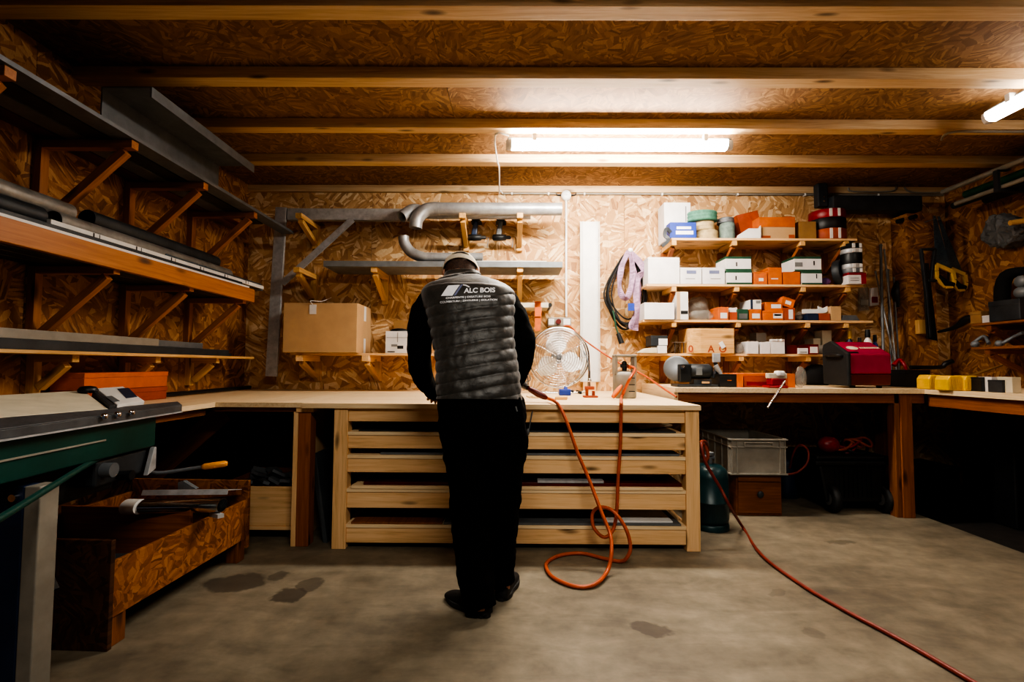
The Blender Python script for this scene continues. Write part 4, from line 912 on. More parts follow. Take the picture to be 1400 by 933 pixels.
# thin rods hanging at bench front, by trousers
m = MB(); m.cyl(at(728, 562, YF-.01), at(722, 595, YF-.01), .004, n=8); m.sphere(at(722, 590, YF-.012), .01, 6, (1, 1, 2)); solo(m, 'small_hook', ['steel_grey'], 'small thin metal hook on the bench front beside the man\'s thigh', 'hook')

# ------------------------------------------------------------------ back counter right
YR = 3.85; ZR = Z(531, YR, 1000); XR0 = X(921, YR, 531)+.01
rc = thing('corner_counter', 'higher pine counter along the right part of the back wall and the right wall', 'counter', (2.5, 4.3, 0))
m = MB(); m.prism([(XR0, YR, ZR-.035), (EX-.02, YR, ZR-.035), (EX-.02, .8, ZR-.035), (XR-.002, .8, ZR-.035), (XR-.002, D-.002, ZR-.035), (XR0, D-.002, ZR-.035)], (0, 0, .035)); m.build('worktop', ['pine_cream'], rc)
m = MB(); m.box(XR0+.03, EX, YR+.03, YR+.07, ZR-.11, ZR-.036); m.build('apron', ['pine_red'], rc)
m = MB(); m.box(EX+.02, EX+.06, .8, YR+.02, ZR-.13, ZR-.036); m.build('apron', ['pine_red'], rc)
m = MB(); m.box(XR0, XR0+.03, YR+.02, D-.01, ZR-.14, ZR-.036); m.build('side_board', ['pine_cream'], rc)
lx = (X(1230, YR+.05, 650), X(1246, YR+.05, 650))
m = MB(); m.box(lx[0], lx[1], YR+.02, YR+.12, 0, ZR-.036); m.build('leg', ['pine_red'], rc, bevel=.003)
m = MB(); m.box(lx[0]-.04, lx[0]-.001, YR+.03, YR+.11, 0, ZR-.036); m.build('leg_board', ['pine_dark'], rc, bevel=.003)
m = MB(); m.box(EX+.1, EX+.2, D-.4, D-.3, -.05, ZR-.036); m.build('leg', ['pine_red'], rc)
m = MB(); m.box(EX+.06, EX+.13, 2.0, 2.07, -.05, ZR-.036); m.build('leg', ['pine_red'], rc)
zk = ZR+.001
# things on it
def onz(px, Y, z): p = at(px, 500, Y); return V((p.x, Y, z))
# grinder
gy = 4.1
t = thing('bench_grinder', 'bench sander with big grey disc at the left of the right counter', 'grinder', onz(945, gy, zk))
c = at(925, 504, gy); m = MB(); m.lathe([(0, 0), (.098, 0), (.105, .005), (.105, .018), (.09, .024), (0, .026)], c, (-.35, -1, 0)); m.build('disc', ['steel_grey'], t)
x0, x1 = X(924, gy, 510), X(938, gy, 510)
m = MB(); m.box(x0, x1+.01, gy-.1, gy-.035, Z(521, gy), Z(497, gy)); m.build('gear_housing', ['black'], t, bevel=.008)
m = MB(); m.lathe([(0, 0), (.018, 0), (.02, .01), (.0, .012)], at(933, 502, gy-.1), (0, -1, 0)); m.build('knob', ['chrome'], t)
m = MB(); a_, b_ = at(940, 508, gy-.03), at(972, 508, gy-.03); m.lathe([(0, 0), (.05, .002), (.062, .02), (.062, (b_-a_).length-.02), (.045, (b_-a_).length), (0, (b_-a_).length)], a_, (1, 0, 0)); m.build('motor', ['steel_dark'], t)
m = MB(); c = at(957, 508, gy-.095); m.box(c.x-.03, c.x+.02, c.y, c.y+.01, c.z-.03, c.z+.03); m.build('type_plate', ['zinc'], t, bevel=.002)
m = MB(); m.box(X(920, gy, 525), X(974, gy, 525), gy-.12, gy+.06, zk, zk+.02); m.box(X(944, gy, 520), X(968, gy, 520), gy-.08, gy+.03, zk+.02, zk+.06); m.build('base', ['steel_dark'], t, bevel=.004)
m = MB(); m.box(X(952, gy, 525), X(962, gy, 525), gy-.125, gy-.12, zk+.03, zk+.045); m.build('sticker', ['cardboard'], t)
m = MB(); m.tube([at(975, 517, gy), at(980, 505, gy), at(977, 493, gy), at(979, 487, gy)], [.02, .022, .012, .012], 10, 0, 4); m.build('tool_rest_arm', ['steel_dark'], t)
m = MB(); c = at(979, 490, gy); m.box(c.x-.03, c.x+.03, gy-.02, gy+.01, c.z-.035, c.z+.04); m.build('guard_plate', ['alu'], t, bevel=.004)
m = MB(); m.tube([at(978, 500, gy-.05), at(986, 512, gy-.06)], [.022, .014], 10); m.build('dust_spout', ['alu'], t)
carton('black tool case with orange mark right of the sander', 984, 1007, 512, zk, ('black',), 'tool_case', 'case', yf=3.98, dep=.25, marks=((.45, .7, .5, .56, 'orange'),))
carton('narrow bright orange carton end beside the black tool case', 1008, 1016, 511, zk, ('orange',), yf=3.97, dep=.3, lid=False)
carton('long low orange-red carton behind the vice on the right counter', 1017, 1087, 511, zk, ('orange_red', 'orange'), yf=4.0, dep=.3, marks=((.05, .7, .12, .4, 'red'), (.86, .995, .02, .85, 'orange')))
# red vice
vy = 3.9; p = onz(1061, vy, zk)
t = thing('vice', 'dark red bench vice with a long steel lever on the right counter', 'vice', p)
m = MB(); m.box(p.x-.075, p.x+.075, vy-.04, vy+.08, zk, zk+.02); m.box(p.x-.05, p.x+.06, vy-.03, vy+.06, zk+.02, zk+.075); m.build('body', ['red'], t, bevel=.008)
m = MB(); m.box(p.x-.07, p.x+.075, vy-.02, vy+.0, zk+.075, zk+.115); m.box(p.x-.065, p.x+.07, vy+.02, vy+.04, zk+.075, zk+.115); m.build('jaw', ['cream'], t, bevel=.004)
m = MB(); m.box(p.x-.01, p.x+.05, vy-.05, vy+.03, zk+.09, zk+.135); m.build('rag', ['white_card'], t, bevel=.015)
m = MB(); a_, b_ = at(1073, 521, 3.83), at(1050, 557, 3.73); m.cyl(a_, b_, .0075, .009); m.sphere(b_, .011, 6); m.build('lever', ['chrome'], t)
# plastic bag
m = MB(); c = onz(1094, 4.0, zk); m.sphere((c.x, c.y, zk+.085), .085, 10, (.5, .5, 1)); o = solo(m, 'plastic_bag', ['clear'], 'small crumpled clear plastic bag standing beside the orange-red carton', 'bag')
d_ = o.modifiers.new('d', 'DISPLACE'); tx = bpy.data.textures.new('crumple', 'CLOUDS'); tx.noise_scale = .04; d_.texture = tx; d_.strength = .04; d_.mid_level = .5
# generator
gy = 3.95
p0, p1 = X(1163, gy, 500), X(1219, gy, 500)
t = thing('power_generator', 'red portable inverter generator with black side on the right counter', 'generator', ((p0+p1)/2, gy+.15, zk))
zf = Z(484, gy, 1190); zt_ = Z(468, gy+.25, 1190); zm = Z(512, gy, 1190)
m = MB(); m.prism([(p0, gy+.01, zk+.02), (p0, gy, zm), (p0, gy+.3, zm), (p0, gy+.3, zk+.02)], (p1-p0, 0, 0)); m.build('lower_body', ['dark_red'], t, bevel=.012)
m = MB(); m.prism([(p0, gy, zm+.001), (p0, gy, zf), (p0, gy+.22, zt_), (p0, gy+.3, zt_-.03), (p0, gy+.3, zm+.001)], (p1-p0, 0, 0)); tb_ = m.build('upper_body', ['magenta'], t, bevel=.012)
ba, bb_ = V(((p0+p1)/2, gy, zf)), V(((p0+p1)/2, gy+.22, zt_)); up_ = (bb_-ba).normalized(); nr = V((0, -up_.z, up_.y))
m = MB(); cc = ba+up_*.11+V((-.08, 0, 0)); m.prism([cc+V((1, 0, 0))*.045*math.cos(2*math.pi*k/20)+up_*.035*math.sin(2*math.pi*k/20)+nr*.001 for k in range(20)], nr*.002); m.build('emblem', ['cream'], t)
m = MB(); 
for k in range(9): cc = ba+up_*.10+V((-.015+k*.018, 0, 0)); m.prism([cc+nr*.001, cc+V((.011, 0, 0))+nr*.001, cc+V((.011, 0, 0))+up_*.03+nr*.001, cc+up_*.03+nr*.001], nr*.0015)
m.build('lettering', ['cream'], t)
m = MB(); m.prism([ba+V((-.17, 0, 0))+up_*.01+nr*.001, ba+V((-.09, 0, 0))+up_*.01+nr*.001, ba+V((-.09, 0, 0))+up_*.03+nr*.001, ba+V((-.17, 0, 0))+up_*.03+nr*.001], nr*.004); m.build('handle_slot', ['black'], t)
q0 = p0-.03
m = MB(); m.prism([(q0, gy-.01, zk+.015), (q0, gy-.012, zf+.004), (q0, gy+.04, zf+.03), (q0, gy+.2, zt_+.008), (q0, gy+.3, zt_-.02), (q0, gy+.315, zt_-.06), (q0, gy+.31, zk+.02)], (.029, 0, 0)); m.build('panel_side', ['rubber'], t, bevel=.01)
m = MB(); m.tube([(q0-.004, gy+.05, zf-.02), (q0-.03, gy+.07, zf-.01), (q0-.03, gy+.22, zf-.01), (q0-.004, gy+.24, zf-.02)], .012, 8, 0, 4); m.build('carry_handle', ['black'], t)
for x in (p0+.05, p1-.06):
    m = MB(); m.cyl((x, gy+.06, zk), (x, gy+.06, zk+.025), .018, .022); m.build('rubber_foot', ['rubber'], t)
# dark lump standing in for the shadow left of the generator
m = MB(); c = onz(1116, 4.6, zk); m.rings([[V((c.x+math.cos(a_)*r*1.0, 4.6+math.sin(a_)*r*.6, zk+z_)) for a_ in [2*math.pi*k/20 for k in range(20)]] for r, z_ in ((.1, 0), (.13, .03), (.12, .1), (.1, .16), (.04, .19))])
solo(m, 'shadow_lump', ['black_soft'], 'dark rounded shape in place of the shadow left of the red generator', 'bag')
# bottles behind the generator
def bottle(px, pyt, wpx, yf, mats, label, cap='black', zb=None):
    zb = zk if zb is None else zb
    x = X(px, yf, pyt); r = wpx/2/(F/yf); zt_ = Z(pyt, yf, px); h = zt_-zb
    t = thing('spray_bottle', label, 'bottle', (x, yf, zb), 'bottles behind the red generator')
    m = MB(); m.lathe([(r*.9, 0), (r, .01), (r, h*.72), (r*.8, h*.8), (r*.35, h*.86), (r*.35, h*.9)], (x, yf, zb)); m.build('body', [mats], t)
    m = MB(); m.lathe([(r*.55, h*.86), (r*.6, h*.9), (r*.5, h), (.003, h)], (x, yf, zb)); m.build('cap', [cap], t)
bottle(1186, 451, 11, 4.5, 'white_plastic', 'white spray bottle with dark cap behind the red generator', 'black')
bottle(1196, 458, 8, 4.55, 'blue', 'blue bottle behind the right end of the red generator', 'black')
bottle(1161, 453, 9, 4.6, 'blue_dark', 'dark blue bottle with yellow cap behind the left part of the generator', 'yellow')
bottle(1175, 462, 8, 4.62, 'steel_dark', 'small dark bottle between the white and dark blue bottles', 'grey_mid')
# bench items at right corner: black case, yellow boxes
carton('black tool case right of the red generator in the counter corner', 1238, 1272, 506, zk, ('black',), 'tool_case', 'case', yf=4.2, dep=.4)
def ybox(px0, px1, pyt, yf, label, dep=.12):
    x0, x1 = X(px0, yf, 520), X(px1, yf, 520); z1_ = Z(pyt, yf, px0)
    t = thing('yellow_battery_box', label, 'case', ((x0+x1)/2, yf, zk), 'yellow cases on the right counter')
    m = MB(); m.prism([(x0, yf, zk), (x0-.0, yf, z1_-.03), (x0+.02, yf, z1_), (x1-.02, yf, z1_), (x1, yf, z1_-.03), (x1, yf, zk)], (0, dep, 0)); m.build('body', ['yellow'], t, bevel=.008)
    m = MB()
    for k in range(1, 8): x = x0+(x1-x0)*k/8; m.box(x-.002, x+.002, yf-.003, yf+.002, zk+.015, z1_-.02)
    m.build('ribs', ['yellow'], t)
ybox(1270, 1290, 513, 3.8, 'small yellow ribbed case in the counter corner')
ybox(1296, 1318, 514, 3.6, 'yellow ribbed case, left one of the touching pair on the right counter')
ybox(1319, 1340, 514, 3.58, 'yellow ribbed case, right one of the touching pair on the right counter')
rn = random.Random(11)
spots = [(1348, 520, 3.5, 'black', 'black plastic part right of the yellow cases'), (1362, 520, 3.45, 'white_card', 'small white packet right of the yellow cases'), (1376, 524, 3.35, 'steel_dark', 'dark folded part near the right photo edge on the counter'), (1390, 520, 3.3, 'cream', 'cream packet by the right photo edge on the counter')]
for px, py, yf, mm, l in spots:
    carton(l, px-6, px+6, py-4, zk, (mm,), 'small_packet', 'packet', yf=yf, dep=.1)
m = MB(); m.tube([at(1300, 522, 4.4), at(1322, 516, 4.35), at(1350, 506, 4.3), at(1376, 498, 4.25)], [.02, .03, .028, .01], 10, 0, 4, flat=.4); solo(m, 'machete_sheath', ['cardboard_dark'], 'long brown flat tool lying above the yellow cases', 'tool')
m = MB(); m.tube([at(1245, 502.5, 4.3), at(1285, 502.5, 4.3), at(1292, 498, 4.3), at(1302, 494, 4.3)], [.018, .018, .022, .02], 10, 0, 3); solo(m, 'black_saw_tool', ['black'], 'black hooked power tool behind the yellow cases', 'tool')

# ------------------------------------------------------------------ storage shelves on the back wall
YS = 4.5
def storage(label, px0, px1, py, cols):
    zt_ = Z(py, YS, (px0+px1)/2)
    x0, x1 = X(px0, YS, py), X(px1, YS, py)
    t = thing('wall_shelf', label, 'shelf', ((x0+x1)/2, D, zt_-.25))
    m = MB(); m.box(x0, x1, YS, D-.001, zt_-.02, zt_); m.build('board', ['pine'], t, bevel=.001)
    for px in cols:
        x = X(px, YS, py)
        m = MB(); m.box(x-.022, x+.022, YS+.005, D-.045, zt_-.065, zt_-.021); m.build('bracket_arm', ['pine_yellow'], t, bevel=.002)
        m = MB(); m.box(x-.022, x+.022, D-.045, D-.001, zt_-.27, zt_-.065); m.build('bracket_upright', ['pine_red'], t)
        m = MB(); m.beam((x, YS+.05, zt_-.075), (x, D-.055, zt_-.25), .035, .035); m.build('bracket_brace', ['pine_red'], t)
    return zt_+.001
S1 = storage('top storage shelf on the right, holding webbing rolls and orange cartons', 918, 1172, 326, (922, 1005, 1098, 1158))
S2 = storage('second storage shelf on the right, holding green and white cartons', 884, 1180, 389, (922, 1008, 1099, 1160))
S3 = storage('third storage shelf on the right, crowded with orange cartons and bags', 879, 1194, 438, (922, 1010, 1105, 1158))
S4 = storage('lowest storage shelf on the right, holding the plywood box', 876, 1140, 484, (920, 1014, 1106))
# shelf 1
x0, x1 = X(907, 4.56, 300), X(945, 4.56, 300)
carton('tall white carton at the left end of the top storage shelf', 908, 944, 277, S1, ('white_card',), yf=4.62, dep=.2, marks=((.8, .84, .5, .9, 'print_grey'),), lid=False)
m = MB(); ribbon(m, [at(917, 318, 4.5), at(911, 313, 4.49), at(909, 322, 4.49), at(914, 328, 4.48), at(905, 337, 4.48)], .03, .008); solo(m, 'grey_clip', ['steel_dark'], 'dark grey strap end hanging off the left end of the top storage shelf', 'strap')
carton('flat blue carton with white printed bars on the top storage shelf', 916, 952, 304, S1, ('blue',), yf=4.5, dep=.14, marks=((.25, .8, .55, .72, 'print_white'), (.22, .88, .22, .45, 'print_white')), lid=False)
def webroll(px0, px1, pyt, pyb, yf, mats, label, n=5, dep=.17):
    x0, x1 = X(px0, yf, pyt), X(px1, yf, pyt); z1_, z0_ = Z(pyt, yf, px0), (pyb if pyb < 10 else Z(pyb, yf, px0))
    cx, rx = (x0+x1)/2, (x1-x0)/2; ry = dep/2; m = MB()
    h = z1_-z0_
    def ring(s, z, e=3): return [V((cx+rx*s*math.cos(a), yf+ry+ry*s*math.sin(a), z)) for a in [2*math.pi*k/28 for k in range(28)]]
    rs = []
    for k in range(n):
        a, b = z0_+h*k/n, z0_+h*(k+1)/n
        rs += [ring(.96, a+.001), ring(1.0, a+(b-a)*.3), ring(1.0, a+(b-a)*.7), ring(.96, b-.001)]
    rs += [ring(.6, z1_-.001), ring(.55, z1_-.02)]
    m.rings(rs); return solo(m, 'webbing_roll', [mats], label, 'strap roll', 'webbing rolls on the top storage shelf')
webroll(956, 986, 313, S1, 4.53, 'beige_tape', 'beige webbing roll, lowest of the stack beside the blue carton', 3)
webroll(953, 981, 299, 313.5, 4.53, 'beige_tape', 'beige webbing roll in the middle of the stack under the green one', 3)
webroll(945, 986, 286, 299.5, 4.5, 'green_tape', 'green webbing roll topmost of the stack', 3, .2)
t = webroll(989, 1009, 303, S1, 4.53, 'grey_tape', 'grey green webbing roll standing right of the beige stack', 2)
webroll(986, 1008, 296, 303.5, 4.55, 'steel_grey', 'dark grey webbing roll lying on the grey green one', 2)
def tilted(label, px0, px1, pyt, pyb, yf, dep, ang, mats, name='carton', cat='carton', grp=None, yaw=0, marks=True):
    x0, x1 = X(px0, yf, pyt), X(px1, yf, pyt); z1_, z0_ = Z(pyt, yf, px0), Z(pyb, yf, px0)
    c = V(((x0+x1)/2, yf+dep/2, (z0_+z1_)/2)); w, h = (x1-x0), (z1_-z0_)
    r_ = Matrix.Rotation(R(yaw), 3, 'Z') @ Matrix.Rotation(R(ang), 3, 'Y')
    t = thing(name, label, cat, (c.x, c.y, z0_), grp)
    m = MB(); m.obox(c, (w, dep, h), r_); m.build('body', [mats[0]], t, bevel=.002)
    if marks: m = MB(); m.obox(c+r_ @ V((0, -dep/2-.001, 0)), (w*.45, .002, h*.4), r_); m.build('printed_label', ['white_card'], t)
    m = MB(); m.obox(c+r_ @ V((0, 0, h/2)), (w+.002, dep+.002, .006), r_); m.build('lid', [mats[-1]], t, bevel=.001)
    return t
tilted('reddish brown carton tipped on the top storage shelf behind the white tray', 1010, 1040, 291, 321, 4.66, .16, -14, ('orange_red',), marks=False)
t = thing('open_carton', 'bright orange open carton in the middle of the top storage shelf', 'carton', onz(1062, 4.56, S1))
x0, x1 = X(1038, 4.53, 310), X(1087, 4.53, 310); zz = Z(297, 4.53, 1060)
m = MB(); m.box(x0, x1, 4.53, 4.75, S1, S1+(zz-S1)*.55); m.build('body', ['cardboard'], t, bevel=.002)
m = MB(); m.box(x0-.001, x1+.001, 4.528, 4.752, S1+(zz-S1)*.55+.001, zz); m.build('sleeve', ['orange'], t, bevel=.002)
m = MB(); m.prism([(x1-.004, 4.53, zz), (x1-.004, 4.75, zz), (x1-.004, 4.75, zz+.07), (x1-.004, 4.6, zz+.03)], (.003, 0, 0)); m.prism([(x0, 4.53, zz), (x0, 4.75, zz), (x0-.03, 4.75, zz+.06), (x0-.03, 4.53, zz+.06)], (.003, 0, 0)); m.build('flap', ['orange_red'], t)
m = MB(); m.box(x0+.01, x0+.1, 4.525, 4.5278, S1+.01, S1+.03); m.box(x1-.06, x1-.01, 4.525, 4.5278, S1+.01, S1+.04); m.build('printed_label', ['orange_red'], t)
m = MB(); a_ = X(1010, 4.48, 320); b_ = X(1042, 4.48, 320); z_ = Z(311, 4.5, 1030)
m.prism([(a_, 4.5, S1), (b_, 4.5, S1), (b_, 4.5, z_+.02), (b_-.02, 4.5, z_-.01), (a_+.1, 4.5, z_-.01), (a_, 4.5, S1+.025)], (0, .02, 0)); m.box(a_, b_, 4.52, 4.62, S1, S1+.012)
solo(m, 'parts_tray', ['white_plastic'], 'low white tray with sloping front on the top storage shelf', 'tray', bevel=.002)
carton('plain brown block carton right of the orange carton on the top storage shelf', 1092, 1116, 303, S1, ('cardboard_dark',), yf=4.55, dep=.15, lid=False, marks=((.0, .35, 0, 1, 'cardboard_dark'),))
def coilstack(px0, px1, bands, yf, label, name, clips, zb, clipm='white', grp=None):
    x0, x1 = X(px0, yf, 300), X(px1, yf, 300); cx, r = (x0+x1)/2, (x1-x0)/2
    t = thing(name, label, 'roll', (cx, yf+r, zb), grp)
    for z0_, z1_, mt in bands:
        m = MB(); m.lathe([(r*.5, z0_), (r*.985, z0_), (r, z0_+.003), (r, z1_-.003), (r*.985, z1_), (r*.5, z1_)], (cx, yf+r, 0), n=32); m.build('band', [mt], t)
    for ax in clips:
        a = -math.pi/2+ax; 
        for z0_, z1_, mt in bands[::1]:
            if mt in ('black',) : continue
            m = MB(); p = V((cx+math.cos(a)*(r+.001), yf+r+math.sin(a)*(r+.001), 0)); m.box(p.x-.011, p.x+.011, p.y-.006, p.y+.006, z0_+.004, z1_-.004); m.build('clip', [clipm], t)
h_ = lambda py: Z(py, 4.5, 1143)
coilstack(1122, 1168, [(S1, h_(311), 'orange_red'), (h_(310.8), h_(296), 'black'), (h_(295.8), h_(284), 'red')], 4.5, 'red banded rolls with black middle at the right end of the top shelf', 'tape_roll_stack', (-.35, .1), S1)
# shelf 2
carton('large white carton at the left end of the second storage shelf', 886, 929, 352, S2, ('white_card',), yf=4.5, dep=.25)
carton('small white carton with faint print, left of the pair on the second shelf', 930, 959, 366, S2, ('white_card',), yf=4.5, marks=((.3, .75, .62, .82, 'print_blue'), (.25, .7, .3, .34, 'print_grey')))
carton('small white carton with faint print, right of the pair on the second shelf', 960.5, 991, 366, S2, ('white_card',), yf=4.5, marks=((.3, .75, .62, .82, 'print_blue'), (.35, .8, .3, .34, 'print_grey')))
gg = 'green and white cartons on the second shelf'
zmid = Z(370, 4.5, 1010)
carton('lower green and white carton of the left stack on the second shelf', 993, 1028, 370, S2, ('white_card', 'green'), yf=4.5, marks=((0, 1, 0, .12, 'green'), (.35, .4, .3, .6, 'print_black')), grp=gg)
carton('upper green and white carton of the left stack on the second shelf', 992, 1027, 351, zmid+.001, ('white_card', 'green'), yf=4.51, marks=((.0, 1, 0, .12, 'green'), (.4, .45, .3, .6, 'print_black')), grp=gg)
carton('lower green and white carton of the right stack on the second shelf', 1096, 1124, 371, S2, ('white_card', 'green'), yf=4.5, marks=((0, 1, 0, .12, 'green'), (.7, .75, .45, .8, 'print_black')), grp=gg)
carton('upper green and white carton of the right stack, sticking out to the left', 1086, 1123, 351, Z(371, 4.5, 1110)+.001, ('white_card', 'green'), yf=4.5, marks=((.0, 1, 0, .1, 'green'), (.7, .75, .4, .7, 'print_black'), (.02, .3, .3, .6, 'print_grey')), grp=gg)
go = 'small orange cartons on the second shelf'
carton('leftmost small orange carton with white sticker on the second shelf', 1031, 1049, 372, S2, ('orange',), yf=4.5, marks=((.35, .7, .25, .5, 'white_card'),), grp=go)
carton('tallest small orange carton, middle of three on the second shelf', 1050.5, 1069, 366, S2, ('orange',), yf=4.5, marks=((.2, .7, .3, .36, 'white_card'),), grp=go)
carton('plain wide orange carton, right of the three on the second shelf', 1071, 1094, 372, S2, ('orange',), yf=4.5, grp=go)
m = MB(); c = onz(1131, 4.58, S2+.04); m.sphere(c, .045, 10, (1.1, .8, .85)); o = solo(m, 'purple_wrapper', ['purple'], 'crumpled purple and white packet on the second shelf', 'packet'); d_ = o.modifiers.new('d', 'DISPLACE'); d_.texture = tx; d_.strength = .02
c = onz(1152, 4.6, S2+.125); m = MB(); m.lathe([(.03, -.02), (.12, -.03), (.125, 0), (.115, .03), (.03, .02)], c, (.75, -1, .12), 30); solo(m, 'sanding_disc', ['steel_dark'], 'dark round disc leaning on the second shelf beside the black and white rolls', 'disc')
h_ = lambda py: Z(py, 4.46, 1170)
coilstack(1158, 1184, [(h_(372.5), h_(366), 'steel_grey'), (h_(366), h_(360), 'alu'), (h_(360), h_(345), 'black'), (h_(345), h_(339), 'alu'), (h_(339), h_(332), 'black_soft')], 4.46, 'stack of black and silver rolls at the right end of the second shelf', 'tape_roll_stack', (-.35, .35), S2)
carton('red and white carton under the black and silver rolls', 1160, 1184, 373, S2, ('white_card', 'red'), yf=4.46, dep=.16, marks=((.72, 1, 0, 1, 'red'), (.1, .6, .3, .35, 'print_grey'), (.1, .6, .5, .55, 'print_grey')))
# shelf 3
carton('white carton at the left end of the third storage shelf', 881, 922, 414, S3, ('white_card',), yf=4.48, dep=.26)
carton('upright white and brown carton with black bars on the third shelf', 925, 941, 399, S3, ('white_card',), yf=4.5, dep=.2, marks=((.0, .3, 0, 1, 'cardboard'), (.35, .95, .2, .32, 'print_black')), lid=False)
def bag(label, px0, px1, pyt, zb, yf, mats, dep=.7, strength=.03, name='plastic_bag', cat='bag', grp='clear bags on the storage shelves'):
    x0, x1 = X(px0, yf, pyt), X(px1, yf, pyt); z1_ = Z(pyt, yf, px0); rx, rz_ = (x1-x0)/2, (z1_-zb)/2
    m = MB(); n = 18; rs = []
    for j in range(1, 12):
        a = math.pi*j/12; s = abs(math.sin(a))**.6; z_ = zb+rz_-rz_*math.cos(a)
        rs.append([V(((x0+x1)/2+rx*s*math.cos(b), yf+rx*dep+rx*dep*s*math.sin(b), z_)) for b in [2*math.pi*k/n for k in range(n)]])
    m.rings(rs); o = solo(m, name, [mats], label, cat, grp); q = o.modifiers.new('ss', 'SUBSURF'); q.render_levels = 1; q.levels = 1
    d_ = o.modifiers.new('d', 'DISPLACE'); d_.texture = tx; d_.strength = strength; return o
bag('clear bag of small parts standing on the third shelf behind the lying bag', 943, 973, 404, S3, 4.62, 'clear')
bag('lying grey clear bag at the front of the third shelf', 943, 979, 424, S3, 4.5, 'clear', .4)
g3 = 'orange cartons on the third shelf'
carton('orange carton with white label right of the clear bags on the third shelf', 982, 996, 420, S3, ('orange',), yf=4.5, marks=((.2, .85, .12, .55, 'white_card'),), grp=g3)
carton('small low orange-red carton with white lid on the third shelf', 997, 1008, 427, S3, ('orange_red',), yf=4.52, lid=False, grp=g3)
carton('little white carton on the low orange-red carton', 997, 1008, 421, Z(427, 4.52, 1000)+.001, ('white_card',), yf=4.53, dep=.1)
carton('open dark green tub on the third shelf', 1009, 1023, 423, S3, ('green', 'green'), yf=4.5, marks=((.1, .9, .1, .6, 'grey_mid'),), lid=False, name='parts_tub', cat='tub')
carton('orange carton with white label under the blue and white one', 1025, 1041, 423, S3, ('orange',), yf=4.5, marks=((.2, .85, .15, .6, 'white_card'),), grp=g3)
carton('white carton with blue corner on top of the labelled orange one', 1026, 1041, 410, Z(423, 4.5, 1030)+.001, ('white_card',), yf=4.5, marks=((.0, .2, 0, 1, 'blue_dark'), (.5, .9, .6, .9, 'print_grey')), lid=False)
carton('wide orange carton with dark window print in the middle of the third shelf', 1043, 1071, 425, S3, ('orange',), yf=4.5, marks=((.5, .95, .2, .7, 'white_card'), (.55, .9, .45, .65, 'steel_dark')), grp=g3)
carton('orange carton stacked on the wide orange one on the third shelf', 1046, 1070, 413.5, Z(425, 4.5, 1060)+.001, ('orange',), yf=4.52, dep=.16, marks=((.35, .9, .3, .75, 'white_card'),), grp=g3)
carton('orange-red carton with tall white label right of the wide orange carton', 1072, 1087, 421, S3, ('orange_red',), yf=4.5, marks=((.4, .8, .1, .85, 'white_card'),), grp=g3)
tilted('small orange carton tilted on top of the others on the third shelf', 1069, 1086, 408, 420, 4.53, .12, 18, ('orange',), grp=g3)
bag('small clear bag right of the tilted orange carton on the third shelf', 1089, 1099, 426, S3, 4.55, 'clear')
carton('dark teal carton under the white cable bundle', 1104, 1119, 429, S3, ('blue_dark',), yf=4.5, lid=False)
carton('low orange carton under the white cable bundle', 1120, 1135, 429, S3, ('orange_red',), yf=4.5, lid=False, grp=g3)
m = MB()
for k in range(5): z_ = Z(429, 4.5, 1115)+.006+k*.009; m.tube([(X(1099+k, 4.5, 430), 4.53+.01*k, z_), (X(1110, 4.5, 430), 4.52+.012*k, z_+.002), (X(1128, 4.5, 430), 4.52+.01*k, z_+.004), (X(1136, 4.5, 430), 4.55, z_+.03), (X(1133, 4.5, 430), 4.57, z_+.05-.01*k), (X(1124, 4.5, 430), 4.56, z_+.03)], .005, 7, 0, 4)
solo(m, 'cable_bundle', ['white_plastic'], 'bundle of white cable ties lying on the two low cartons of the third shelf', 'cable bundle')
carton('plain brown carton near the right end of the third shelf', 1136, 1150, 419, S3, ('cardboard',), yf=4.5, lid=False)
m = MB()
for k in range(4): m.box(X(1151, 4.5, 435)+.004*k, X(1175, 4.5, 435)-.006*k, 4.5+.003*k, 4.72, S3+k*.0125, S3+k*.0125+.011)
solo(m, 'sheet_pile', ['steel_grey'], 'pile of grey sheets at the right end of the third shelf', 'sheets')
# shelf 4
carton('white carton under the dark box at the left end of the lowest shelf', 899, 912, 473, S4, ('white_card',), yf=4.48, lid=False)
m = MB(); c = onz(887, 4.5, S4); m.prism([(c.x-.08, 4.48, S4), (c.x+.07, 4.48, S4), (c.x+.07, 4.48, S4+.05), (c.x-.02, 4.48, S4+.045), (c.x-.08, 4.48, S4+.01)], (0, .14, 0)); solo(m, 'paper_packet', ['cream'], 'sloping cream paper packet at the left end of the lowest shelf', 'packet', bevel=.006)
carton('dark box with white cloth at the left end of the lowest shelf', 890, 913, 459, Z(473, 4.48, 900)+.001, ('steel_dark',), yf=4.49, dep=.18, marks=((.45, .98, .05, .7, 'white_card'),))
t = thing('glass_holder', 'small clear holder with bright upright pins on the lowest shelf left of the plywood box', 'holder', onz(930, 4.55, S4))
for dx in (-.045, 0, .035):
    m = MB(); c = onz(930, 4.55, S4); m.cyl((c.x+dx, 4.55, S4), (c.x+dx, 4.55, S4+.1), .006); m.build('pin', ['chrome'], t)
m = MB(); m.box(c.x-.06, c.x+.06, 4.52, 4.6, S4+.1, S4+.105); m.build('top_plate', ['clear'], t)
px0, px1 = 943, 1004; yf = 4.46
t = thing('plywood_box', 'bent plywood box with red stencilled letters in the middle of the lowest shelf', 'box', onz(973, 4.6, S4))
x0, x1 = X(px0, yf, 470), X(px1, yf, 470); zz = Z(450, yf, 970)
pts = [(x0, yf+.3), (x0, yf+.06), (x0+.04, yf+.015), (x0+.1, yf), (x1, yf), (x1, yf+.3)]
m = MB(); m.prism([(a, b, S4) for a, b in pts], (0, 0, zz-S4)); m.build('body', ['pine_yellow'], t, bevel=.003)
